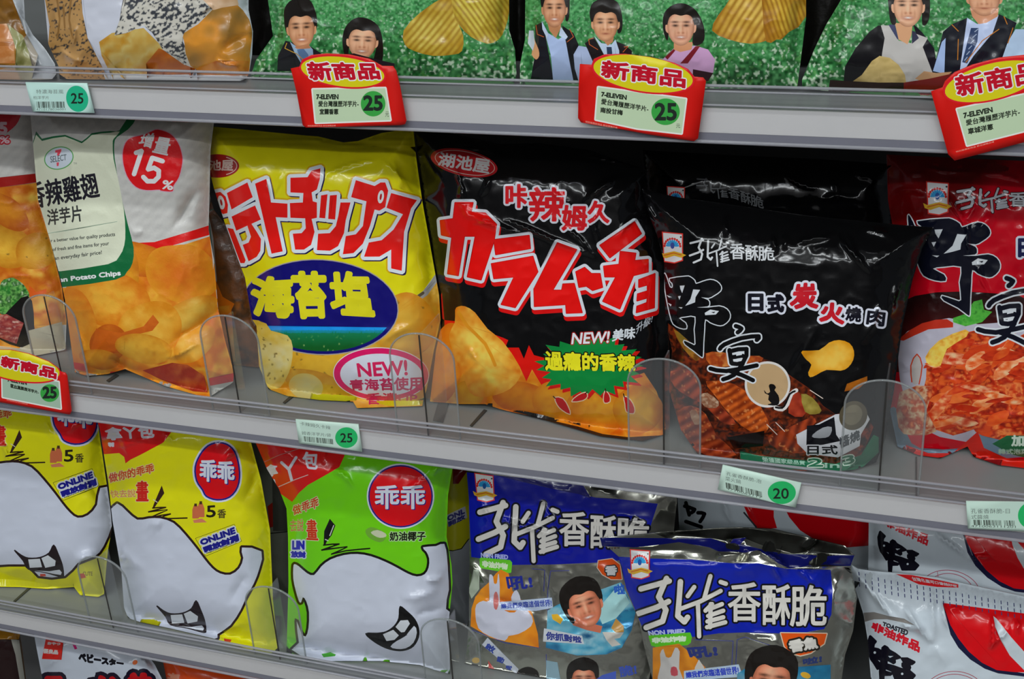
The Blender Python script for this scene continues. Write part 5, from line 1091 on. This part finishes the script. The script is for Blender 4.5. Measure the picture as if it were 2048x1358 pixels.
oval_logo(1385, 590, 275, 265, 0, [(1160, 495), (1600, 495), (1600, 700), (1160, 700)])
P([(1075, 890), (1120, 865), (1180, 880), (1250, 920), (1250, 970), (1200, 1000), (1120, 970), (1080, 930)], '5c8c2c', sm=2); P([(1120, 910), (1180, 890), (1250, 920), (1255, 950), (1200, 960), (1150, 940)], 'a4a88c', sm=2); T('奶油椰子', [(1290, 910), (1605, 905), (1605, 985), (1290, 985)], '181c10', 3, out=[(7, '90b478')])
Z(490, 1090, 4.452)
GBd = [(440, 170), (480, 190), (550, 250), (615, 268), (680, 190), (760, 130), (880, 90), (1000, 80), (1120, 100), (1250, 150), (1350, 200), (1450, 255), (1530, 280), (1600, 260), (1635, 200), (1640, 120), (1615, 60), (1585, 20), (1700, 10), (1775, -10), (1800, 120), (1808, 250), (1815, 400), (1790, 570), (1900, 700), (1900, 1250), (520, 1000), (480, 870), (460, 680), (500, 780), (540, 815), (565, 740), (570, 600), (545, 500), (515, 465), (500, 510), (480, 500), (450, 400), (430, 300), (430, 200)]
P(GBd, '101008', 21, sm=2); P(GBd, 'a8acb8', sm=2)
P([(680, 970), (760, 955), (810, 975), (800, 990), (700, 1000)], '2c7c14', sm=1)
Z(490, 1090, 4.452)
grin([(1075, 790), (1180, 785), (1260, 770), (1330, 720), (1370, 650), (1380, 550), (1440, 590), (1510, 660), (1545, 740), (1545, 820), (1500, 900), (1430, 935), (1350, 940), (1250, 915), (1150, 860)],
     [[(1228, 795), (1320, 755), (1370, 805), (1330, 845), (1260, 855)], [(1340, 730), (1385, 672), (1450, 668), (1468, 700), (1420, 775), (1390, 778)]], [(1295, 905), (1350, 855), (1430, 810), (1505, 720), (1530, 780), (1500, 870), (1430, 920), (1350, 925)], '0c0c0c')
L([(1380, 560), (1385, 545)], 8, '0c0c0c'); L([(1380, 790), (1440, 802)], 7, '0c0c0c')
bag('snack_bag', 'green coconut snack bag with a blank white figure and a wide grin',
    [(506, 850), (906, 905), (905, 936), (896, 990), (893, 1073), (903, 1130), (905, 1166), (897, 1247), (899, 1300), (900, 1348), (870, 1340), (840, 1330), (760, 1322), (660, 1322), (616, 1318), (573, 1306), (577, 1165), (576, 1073), (573, 1017), (558, 978), (534, 938), (511, 885)],
    .034, Zl, .2, '5cac10', M_FILM, R=95, H=.026, Hb=.012, backcol='4c9010', seed=65, wr=.0013,
    creases=[(530, 885, 560, 960, 4, .002), (665, 935, 710, 975, 5, .003), (690, 905, 715, 915, 5, .003), (860, 950, 890, 930, 5, .003), (790, 985, 880, 955, 4, .002), (800, 1200, 880, 1180, 12, .004), (830, 1235, 890, 1210, 8, -.003), (850, 1165, 890, 1150, 6, .003), (590, 1290, 660, 1320, 10, -.004), (640, 880, 650, 930, 4, .002)])
# bags behind: a second yellow one, shade painted into its darker print, grey foil backs
Z(490, 860, 4.452)
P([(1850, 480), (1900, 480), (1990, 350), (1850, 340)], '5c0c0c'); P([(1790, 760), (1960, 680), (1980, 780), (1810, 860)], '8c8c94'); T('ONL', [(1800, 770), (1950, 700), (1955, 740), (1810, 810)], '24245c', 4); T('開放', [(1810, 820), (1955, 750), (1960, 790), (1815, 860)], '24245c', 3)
P([(1700, 1060), (1850, 1080), (1930, 1060), (1990, 980), (2100, 900), (2100, 2400), (1700, 2400)], '141408', 8, sm=0); P([(1700, 1060), (1850, 1080), (1930, 1060), (1990, 980), (2100, 900), (2100, 2400), (1700, 2400)], '74767c')
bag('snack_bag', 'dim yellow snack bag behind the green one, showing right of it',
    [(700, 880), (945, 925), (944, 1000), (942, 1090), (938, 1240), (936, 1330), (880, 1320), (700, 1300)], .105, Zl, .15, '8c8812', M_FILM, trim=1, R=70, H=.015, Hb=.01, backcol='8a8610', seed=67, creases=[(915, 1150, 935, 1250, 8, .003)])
Z(490, 860, 4.452)
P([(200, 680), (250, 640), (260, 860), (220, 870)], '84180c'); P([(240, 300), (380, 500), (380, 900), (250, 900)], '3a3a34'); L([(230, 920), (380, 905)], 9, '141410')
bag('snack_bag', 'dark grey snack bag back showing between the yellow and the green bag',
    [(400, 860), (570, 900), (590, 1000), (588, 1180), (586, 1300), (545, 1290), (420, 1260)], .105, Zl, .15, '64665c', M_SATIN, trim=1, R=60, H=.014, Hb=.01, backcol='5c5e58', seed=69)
# ---- blue foil bags
def bluebag(title, tcut, emb, fried, green, orange, front):
    pass
def portrait(cx, cy, r_, tilt, z=1): face(cx, cy, r_, r_*1.22, hairs=[(-1.0, .6), (-1.3, .0), (-1.35, -.7), (-1.0, -1.25), (0, -1.55), (1.0, -1.2), (1.2, -.5), (1.05, 0), (.9, -.45), (.3, -.8), (-.5, -.75), (-.85, -.2)], skin='b8684c', tilt=tilt)
Z(900, 930, 4.452)
P([(0, -200), (2100, -100), (1940, 280), (1850, 345), (1520, 305), (1300, 290), (1150, 260), (900, 210), (600, 130), (400, 90), (0, 60)], '84847c', foil=1)
BL = '0c1484'
P([(100, 60), (400, 90), (650, 120), (900, 190), (1150, 260), (1300, 290), (1520, 305), (1850, 345), (1780, 560), (1700, 700), (1500, 850), (1300, 870), (930, 885), (560, 890), (340, 840), (190, 820), (170, 400)], BL)
P([(400, 90), (1180, 170), (1260, 300), (1150, 260), (900, 210)], '14145c'); 
emblem(945, 945, 42, 1)
Z(1690-0, 1000, 1); Z(900, 930, 4.452); peacock_title([(235, 290), (1780, 420), (1760, 800), (255, 890)], 'b4b0aa', 46, '0a0a18', 16)
Z(900, 1100, 5.12)
T('NON FRIED', [(318, 30), (592, 52), (592, 95), (320, 75)], '9098c8', 3); P([(312, 90), (320, 85), (610, 110), (628, 130), (620, 225), (600, 228), (325, 180), (312, 160)], '58ac24', 8); T('非油炸物', [(330, 110), (590, 140), (585, 200), (335, 170)], 'b8d0a8', 4)
P([(1520, 110), (1660, 90), (1740, 150), (1760, 300), (1650, 300), (1560, 250), (1510, 180)], 'b0a090', 8, sm=1); P([(1520, 110), (1660, 90), (1740, 150), (1760, 300), (1650, 300), (1560, 250), (1510, 180)], 'b4400c', sm=1); T('香', (1595, 165, 1705, 255), 'a8a8a8', 6, out=[(12, '282828')])
for q in ([(840, 190), (970, 205), (960, 420)], [(1000, 720), (1000, 420), (1030, 215), (1220, 210)], [(230, 820), (560, 950), (920, 1000)], [(985, 1070), (990, 1321)]): L(q, 7, '343878')
P([(210, 780), (220, 600), (260, 480), (320, 400), (400, 330), (470, 240), (520, 200), (600, 240), (640, 420), (720, 500), (840, 640), (900, 860), (910, 1000), (580, 940), (420, 900)], noisefn(['b86410', 'c0781c', 'a8500c'], 40, 3), dens=7, sm=1)
P([(240, 200), (300, 200), (300, 400), (220, 500), (190, 420)], '8c9484', sm=1)
P([(400, 350), (405, 250), (440, 270), (450, 340), (480, 340), (490, 260), (500, 250), (510, 380), (510, 540), (560, 620), (660, 640), (720, 560), (630, 520), (640, 450), (680, 410), (715, 470), (740, 560), (840, 680), (830, 780), (700, 860), (600, 880), (560, 930), (400, 880), (290, 800), (260, 660), (270, 560), (340, 520), (400, 520)], 'a8a8b4', sm=2)
P([(455, 440), (480, 430), (500, 520), (480, 610), (450, 590), (445, 500)], 'a85c58', sm=2)
T('吼!', [(575, 270), (830, 270), (845, 385), (600, 410)], '1c2474', 6)
P([(515, 535), (1040, 490), (1052, 590), (880, 620), (515, 612)], '98a4b8', 3); T('讓我們來臨這個世界!', [(525, 550), (1035, 505), (1042, 575), (525, 600)], '2c3c88', 2)
P([(1000, 620), (1100, 560), (1500, 420), (1750, 330), (1850, 520), (1900, 640), (1860, 820), (1760, 1000), (1600, 1070), (1300, 1080), (980, 1000)], noisefn(['2c7c9c', '245c84', '4c9cb8', '8cb8c4', '1c5078'], 50, 3, (1, 2.2)), dens=6, foil=.35)
P([(1500, 620), (1740, 340), (1840, 540), (1700, 700), (1560, 760)], '9cc8d0', foil=.3); P([(1040, 660), (1100, 655), (1160, 710), (1130, 760), (1100, 740), (1050, 710)], 'c09428', sm=1); P([(1650, 800), (1700, 700), (1780, 780), (1780, 840), (1700, 850)], '9c7438', sm=1); P([(1560, 840), (1780, 845), (1740, 900), (1680, 910), (1750, 970), (1660, 990), (1600, 920)], 'a8a49c', sm=1)
P([(1240, 720), (1400, 740), (1560, 780), (1540, 850), (1400, 820), (1260, 770)], 'a85c44', sm=1); portrait(1385, 580, 165, -18)
T('啦', [(1680, 370), (1780, 340), (1790, 450), (1690, 450)], '2450a0', 5)
P([(965, 805), (1350, 880), (1370, 960), (955, 935)], 'a4a8ac', 3); T('你抓對啦', [(985, 835), (1340, 890), (1345, 950), (985, 915)], '2c3474', 4)
P([(385, 900), (700, 1220), (680, 1270), (330, 970)], 'a4a8b0', 2); T('啟', [(380, 950), (470, 1000), (440, 1060), (360, 1000)], '2c3c84', 4); T('動', [(490, 1090), (560, 1110), (540, 1160), (480, 1140)], '2c3c84', 4); T('啦', [(580, 1180), (640, 1190), (620, 1230), (570, 1215)], '2c3c84', 3)
P([(170, 1230), (400, 1250), (520, 1321), (520, 1700), (150, 1700)], noisefn(['245c84', '1c3c6c'], 30, 3), dens=8); O(240, 1200, 50, 30, 'b88c30'); O(265, 1130, 40, 30, 'b08c40'); P([(390, 1130), (470, 1240), (520, 1290), (400, 1270)], 'a84c48', sm=1)
P([(985, 1130), (1100, 1150), (1130, 1321), (985, 1500)], '84a0ac', foil=.4); portrait(800, 1370, 90, 0); portrait(1370, 1340, 125, 0); T('脆!', [(1720, 1200), (1900, 1170), (1910, 1270), (1750, 1300)], '34448c', 5); P([(1500, 1321), (1560, 1280), (1700, 1240), (1700, 1321)], '3c50a0')
bag('snack_bag', 'blue and silver foil snack bag leaning behind the front blue one, beside the green bag',
    [(930, 900), (1345, 955), (1354, 1000), (1346, 1080), (1335, 1200), (1310, 1300), (1290, 1420), (1200, 1420), (1060, 1405), (928, 1385), (934, 1295), (938, 1240), (939, 1120), (938, 1000)],
    0.047, Zl, .26, '96968c', M_FOIL, trim=1, R=95, H=.010, Hb=.008, backcol='5c5c58', basefoil=.9, seed=71, wr=.0026,
    creases=[(955, 990, 985, 1060, 5, .003), (990, 1030, 1110, 1075, 5, .004), (1080, 1000, 1130, 1100, 5, .003), (1230, 1030, 1300, 1060, 5, .004), (940, 1120, 980, 1180, 8, .004), (1180, 975, 1240, 1000, 8, .005), (1110, 1230, 1180, 1260, 7, .004), (1090, 1230, 930, 1180, 7, -.003), (1200, 1290, 1280, 1240, 10, .004), (1085, 1120, 1095, 1250, 8, -.004), (1220, 1230, 1270, 1160, 10, .004)])
Z(1200, 1050, 3.793)
P([(0, 95), (500, 100), (840, 100), (1090, 150), (1250, 190), (1400, 220), (1930, 230), (1900, 310), (1600, 310), (1440, 330), (1350, 290), (1200, 190), (1100, 210), (900, 200), (830, 170), (600, 130), (450, 150), (270, 170), (0, 160)], '0a0e50')
P([(400, 60), (900, 25), (1100, 20), (1500, 80), (1850, 150), (1930, 230), (1600, 200), (1470, 220), (1250, 160), (1090, 100), (980, 150), (840, 100), (500, 100)], '7c7c74', foil=1)
P([(980, 150), (1010, 105), (1110, 95), (1060, 150), (1000, 175)], '141464')
P([(140, 240), (400, 255), (700, 262), (1000, 290), (1200, 290), (1400, 330), (1750, 340), (1765, 500), (1755, 680), (1700, 790), (1500, 825), (1370, 822), (1100, 815), (900, 822), (700, 850), (500, 840), (330, 800), (290, 700), (200, 480)], '081a8c')
emblem(1256, 1098, 44, .1)
Z(1200, 1050, 3.793); peacock_title([(285, 385), (1720, 385), (1720, 850), (285, 850)], 'b8b4ac', 42, '080810', 14)
T('NON FRIED', [(365, 805), (645, 790), (645, 818), (375, 838)], '98a0d0', 3); P([(375, 845), (680, 822), (690, 850), (682, 890), (660, 905), (430, 920), (395, 910)], '4ca41c', 7, sm=0); T('非油炸物', [(395, 858), (650, 842), (650, 880), (400, 895)], 'b4cca8', 4)
P([(1372, 820), (1720, 825), (1700, 900), (1600, 970), (1520, 990), (1440, 970), (1400, 920)], 'b8a890', 8, sm=1); P([(1372, 820), (1720, 825), (1700, 900), (1600, 970), (1520, 990), (1440, 970), (1400, 920)], 'c4480c', sm=1); T('香魚', [(1430, 880), (1640, 850), (1650, 930), (1450, 965)], 'b8b4ac', 7, out=[(15, '201c14')])
for q in ([(720, 870), (1010, 880), (1000, 1060)], [(1030, 1060), (1040, 870), (1100, 850), (1390, 945)]): L(q, 6, '34386c')
P([(400, 930), (600, 900), (720, 1000), (800, 1080), (780, 1240), (400, 1240)], noisefn(['a85c10', 'b8741c', '945010'], 40, 3), dens=7, sm=1)
P([(460, 1060), (455, 980), (480, 940), (500, 1000), (540, 1000), (570, 930), (605, 960), (600, 1090), (640, 1240), (440, 1240)], 'a4a09c', sm=2); P([(540, 1080), (580, 1080), (590, 1140), (540, 1140)], 'a04048', sm=2); P([(720, 1080), (750, 1020), (790, 1080), (770, 1240), (700, 1240)], 'a8a49c', sm=1)
T('吼!', [(660, 930), (880, 920), (890, 990), (690, 1010)], '242c60', 6)
P([(640, 1110), (1050, 1060), (1075, 1130), (1060, 1150), (640, 1180)], '94a4b4', 3); T('讓我們來臨這個世界!', [(650, 1118), (1045, 1072), (1055, 1130), (655, 1160)], '28389c', 2)
P([(1040, 1130), (1140, 1060), (1440, 1080), (1750, 1060), (1750, 1500), (1040, 1500)], noisefn(['1c5c84', '2c7ca0', '7ca0b0'], 40, 3), dens=7, foil=.35); portrait(1300, 1200, 150, 8); T('啦!', [(1540, 1020), (1680, 990), (1680, 1040), (1545, 1060)], '24305c', 4); O(1560, 1140, 40, 22, 'b88c28', 20)
bag('snack_bag', 'blue and silver foil snack bag in front, with an orange fish-flavour patch',
    [(1200, 1076), (1330, 1064), (1440, 1056), (1478, 1055), (1545, 1058), (1620, 1076), (1690, 1092), (1709, 1111), (1701, 1131), (1714, 1195), (1706, 1262), (1690, 1310), (1672, 1440), (1320, 1440), (1305, 1358), (1287, 1287), (1276, 1234), (1253, 1182), (1237, 1113), (1216, 1094), (1204, 1092)],
    0.024, Zl, .22, '96968c', M_FOIL, R=95, H=.024, Hb=.008, backcol='4c4c48', basefoil=.9, seed=73, wr=.0026,
    parts=[('top_seal', [(1190, 1070), (1480, 1045), (1720, 1085), (1725, 1136), (1600, 1132), (1560, 1130), (1520, 1100), (1480, 1104), (1420, 1096), (1320, 1088), (1190, 1098)])],
    creases=[(1205, 1128, 1500, 1136, 26, .0065), (1430, 1118, 1640, 1140, 20, .004), (1230, 1100, 1420, 1104, 9, .003), (1430, 1108, 1490, 1112, 8, .006), (1490, 1100, 1480, 1140, 6, -.005), (1520, 1100, 1580, 1140, 6, .006), (1450, 1075, 1500, 1090, 5, .004), (1600, 1110, 1640, 1090, 5, .004), (1600, 1135, 1690, 1130, 5, .005), (1540, 1130, 1570, 1165, 5, .003), (1590, 1140, 1630, 1165, 4, .003), (1680, 1140, 1660, 1240, 9, .004), (1260, 1280, 1300, 1330, 8, .004), (1500, 1270, 1560, 1290, 8, .004), (1330, 1064, 1420, 1080, 5, .003), (1640, 1070, 1600, 1100, 5, -.004)])
# ---- white and red shrimp snack bags
SH1 = [(215, 180), (360, 320), (305, 390), (290, 510), (430, 540), (550, 610), (560, 500), (615, 455), (680, 490), (740, 570), (900, 660), (1030, 760), (880, 800), (890, 890), (860, 910), (740, 840), (690, 830), (660, 850), (660, 960), (860, 1010), (1050, 1080), (1300, 1140), (1440, 1260), (1330, 1390), (930, 1390), (830, 1130), (620, 1040), (600, 1150), (800, 1210), (770, 1235), (580, 1240), (560, 1500), (510, 1500), (490, 1150), (530, 820), (360, 790), (440, 900), (470, 1040), (420, 1070), (330, 920), (240, 800), (180, 600), (160, 350)]
SH2 = [(1090, 790), (1240, 790), (1440, 890), (1380, 940), (1290, 960), (1320, 1040), (1300, 1090), (1200, 1090), (1110, 1000), (1110, 930), (1230, 910), (1130, 860)]
def shrimp(ax=1769.4, ay=1292.8, k=1., bg='a8b0b6'):
    z = list(ZX); Z(ax-44.4*k, ay-32.8*k, 13.857/k); P(SH1, '0c0a14', 40); P(SH2, '0c0a14', 34)
    O(340, 625, 34, 34, bg); O(1100, 1215, 34, 32, bg); P([(710, 720), (860, 722), (760, 772)], bg); ZX[:] = z
def redfan(dx, dy, rd='b80810'):
    D = lambda q: [(x+dx, y+dy) for x, y in q]
    P(D([(740, 780), (770, 900), (800, 1020), (860, 1120), (950, 1210), (1060, 1280), (1160, 1315), (1400, 1345), (1400, 1320), (1200, 1290)]), '141430')
    P(D([(740, 780), (1358, 860), (1700, 900), (1700, 1360), (1400, 1310), (1280, 1305), (1150, 1290), (1040, 1235), (940, 1150), (860, 1050), (800, 950)]), rd, sm=0)
    P(D([(1125, 880), (1150, 900), (1260, 1040), (1358, 1150), (1500, 1250), (1500, 1340), (1358, 1290), (1250, 1180), (1180, 1060), (1140, 960)]), 'a8b0b4', sm=1)
WB = 'a8b0b6'
Z(1330, 920, 4.551)
P([(700, 380), (990, 380), (990, 520), (1020, 620), (850, 630), (780, 560)], 'b00810', sm=0); P([(1060, 380), (1980, 380), (1980, 560), (1930, 640), (1850, 780), (1600, 800), (1400, 750), (1230, 640), (1130, 520)], 'a80410')
ML([[(190, 390), (220, 500)], [(180, 420), (270, 450), (240, 480)], [(300, 480), (360, 490), (320, 560)], [(190, 560), (330, 610)]], 34, '0c0a10', sm=2); O(405, 376, 20, 8, 'a83040'); L([(720, 480), (830, 610)], 16, '2c2c30')
bag('snack_bag', 'white and red shrimp snack bag at the back, above the front blue foil bag',
    [(1352, 940), (1560, 968), (1770, 1000), (1770, 1040), (1745, 1110), (1700, 1240), (1400, 1200), (1362, 1120)], .150, Zl, .15, WB, M_FILM, trim=1, R=70, H=.014, Hb=.01, backcol='9ca4a8', seed=81,
    creases=[(1490, 1010, 1520, 1060, 4, .002), (1440, 1000, 1470, 1050, 6, .003)])
Z(1690, 1000, 3.793)
T('非油炸品', [(290, 145), (640, 265), (620, 345), (300, 190)], 'b01020', 4); shrimp(1785.2, 1080.8, .86)
redfan(130, -620, 'b00810')
for rr in (0, 24): L(ell(800, 700, 230-rr*2, 165-rr, 12, 30, 175, 345), 5, '903048')
L([(700, 540), (720, 680)], 4, '904050')
bag('snack_bag', 'white and red shrimp snack bag in the middle of the three at the lower right',
    [(1738, 1000), (1900, 1025), (2160, 1065), (2160, 1330), (1900, 1280), (1760, 1240), (1736, 1170)], .105, Zl, .17, WB, M_FILM, trim=1, R=80, H=.018, Hb=.01, backcol='9ca4a8', seed=83,
    creases=[(1870, 1060, 1935, 1120, 4, .003), (1935, 1120, 1990, 1112, 3, .003), (1960, 1115, 1985, 1110, 3, .002), (1750, 1040, 1745, 1150, 8, -.003)])
Z(1690, 1000, 3.793)
redfan(0, 0)
for k in range(28):
    x = 105+k*49; y = 560+k*9 if k > 3 else 540+k*14
    for j in range(3): L([(x+2*j, y+j*42+8), (x+2*j+2, y+j*42+30)], 7, '34365c')
P([(385, 562), (500, 568), (700, 605), (860, 640), (860, 665), (700, 660), (560, 640), (450, 590)], 'b41c20'); T('台灣名產可口香脆好吃', [(500, 580), (850, 645), (848, 662), (520, 612)], 'b0a4a8', 1)
P([(140, 855), (220, 850), (330, 880), (450, 900), (530, 950), (440, 930), (320, 905), (220, 905), (150, 925)], '6c6864'); T('TOASTED', [(290, 925), (480, 990), (470, 1028), (285, 950)], '24242c', 3)
T('非油炸品', [(215, 925), (570, 1080), (560, 1155), (200, 980)], 'b41424', 5); shrimp()
P([(160, 1290), (200, 1350), (230, 1500), (170, 1500)], '101018')
for rr in (0, 22): L(ell(830, 1480, 235-rr, 180-rr, 0, 30, 180, 330), 5, '903040')
bag('snack_bag', 'front white and red shrimp snack bag at the lower right with a ribbed top seal',
    [(1703, 1130), (1716, 1138), (1743, 1142), (1790, 1146), (1874, 1155), (1950, 1172), (2048, 1193), (2160, 1215), (2160, 1460), (1752, 1460), (1742, 1358), (1735, 1277), (1727, 1229), (1702, 1150)],
    .048, Zl, .2, WB, M_FILM, R=95, H=.028, backcol='9ca4a8', seed=85, wr=.0016,
    parts=[('top_seal', [(1690, 1120), (1750, 1130), (1880, 1145), (2048, 1180), (2170, 1205), (2170, 1255), (2048, 1227), (1880, 1204), (1790, 1184), (1703, 1160), (1690, 1150)])], plabels={'top_seal': 'ribbed white seal with dark dashes'},
    ribs=[([(1703, 1132), (1743, 1144), (1874, 1157), (2048, 1195), (2160, 1218), (2160, 1250), (2048, 1224), (1880, 1200), (1790, 1180), (1705, 1152)], 1, .1, 11, .0006)],
    creases=[(1710, 1150, 1800, 1245, 5, .005), (1800, 1245, 1850, 1262, 5, .004), (1805, 1215, 1870, 1290, 6, .005), (1870, 1180, 1862, 1290, 8, .004), (1880, 1200, 1900, 1260, 6, .004), (1990, 1230, 1980, 1300, 4, .004), (1980, 1300, 2020, 1250, 4, .003), (2030, 1240, 2040, 1270, 4, .003), (1890, 1220, 1925, 1220, 4, .002), (1860, 1290, 1900, 1330, 14, .003)])

# ================================================================== BOTTOM SHELF, only the left tops of its bags are in view
Zb = S4+TOP
Z(0, 1200, 5.851)
P([(540, 430), (745, 475), (720, 700), (490, 690)], 'b4180c'); T('おやつ', [(560, 490), (710, 500), (700, 530), (555, 520)], 'b0a0a0', 3); T('優良品', [(510, 570), (680, 590), (675, 635), (505, 620)], 'b0a8a4', 4)
P([(835, 490), (870, 490), (905, 570), (875, 580)], 'a81c60'); O(1580, 730, 32, 26, 'c0581c', -40)
T('ベビースター', [(920, 610), (1440, 720), (1440, 770), (930, 720)], '0c0c14', 9)
T('ラーメン辣', [(530, 880), (1750, 880), (1780, 1250), (540, 1250)], 'a00810', 34, out=[(46, '10081c')])
bag('snack_bag', 'white noodle snack bag with black katakana on the bottom shelf, under the lower rail',
    [(62, 1225), (200, 1262), (285, 1296), (310, 1330), (330, 1370), (345, 1560), (110, 1560), (85, 1358), (70, 1280)], .055, Zb, .2, 'a4aab4', M_FILM, R=70, H=.02, Hb=.01, backcol='9ca0a8', seed=91, creases=[(90, 1340, 135, 1282, 6, .003), (280, 1310, 300, 1340, 6, .003)])
Z(0, 1200, 5.851)
P([(-300, 300), (240, 370), (220, 460), (-300, 460)], '7c5410'); P([(130, 460), (225, 470), (290, 930), (290, 2100), (240, 2100), (230, 930), (170, 620)], '7c7c74'); P([(-300, 460), (130, 470), (180, 640), (230, 930), (240, 2100), (-300, 2100)], '1c0c0c')
bag('snack_bag', 'dark brown snack bag in the bottom left corner of the photo',
    [(-140, 1230), (38, 1256), (45, 1300), (52, 1358), (66, 1560), (-140, 1560)], .060, Zb, .2, '2c2014', M_FILM, R=60, H=.018, Hb=.01, backcol='201810', seed=93)
Z(0, 1200, 5.851); T('海', (1960, 860, 2100, 1000), 'b07058', 8)
bag('snack_bag', 'orange-red snack bag top on the bottom shelf, right of the white noodle bag',
    [(322, 1300), (470, 1335), (640, 1375), (650, 1580), (365, 1580), (335, 1370)], .070, Zb, .2, 'b43c10', M_FILM, R=60, H=.018, Hb=.01, backcol='a03410', seed=95)
bpy.data.objects.remove(_to)
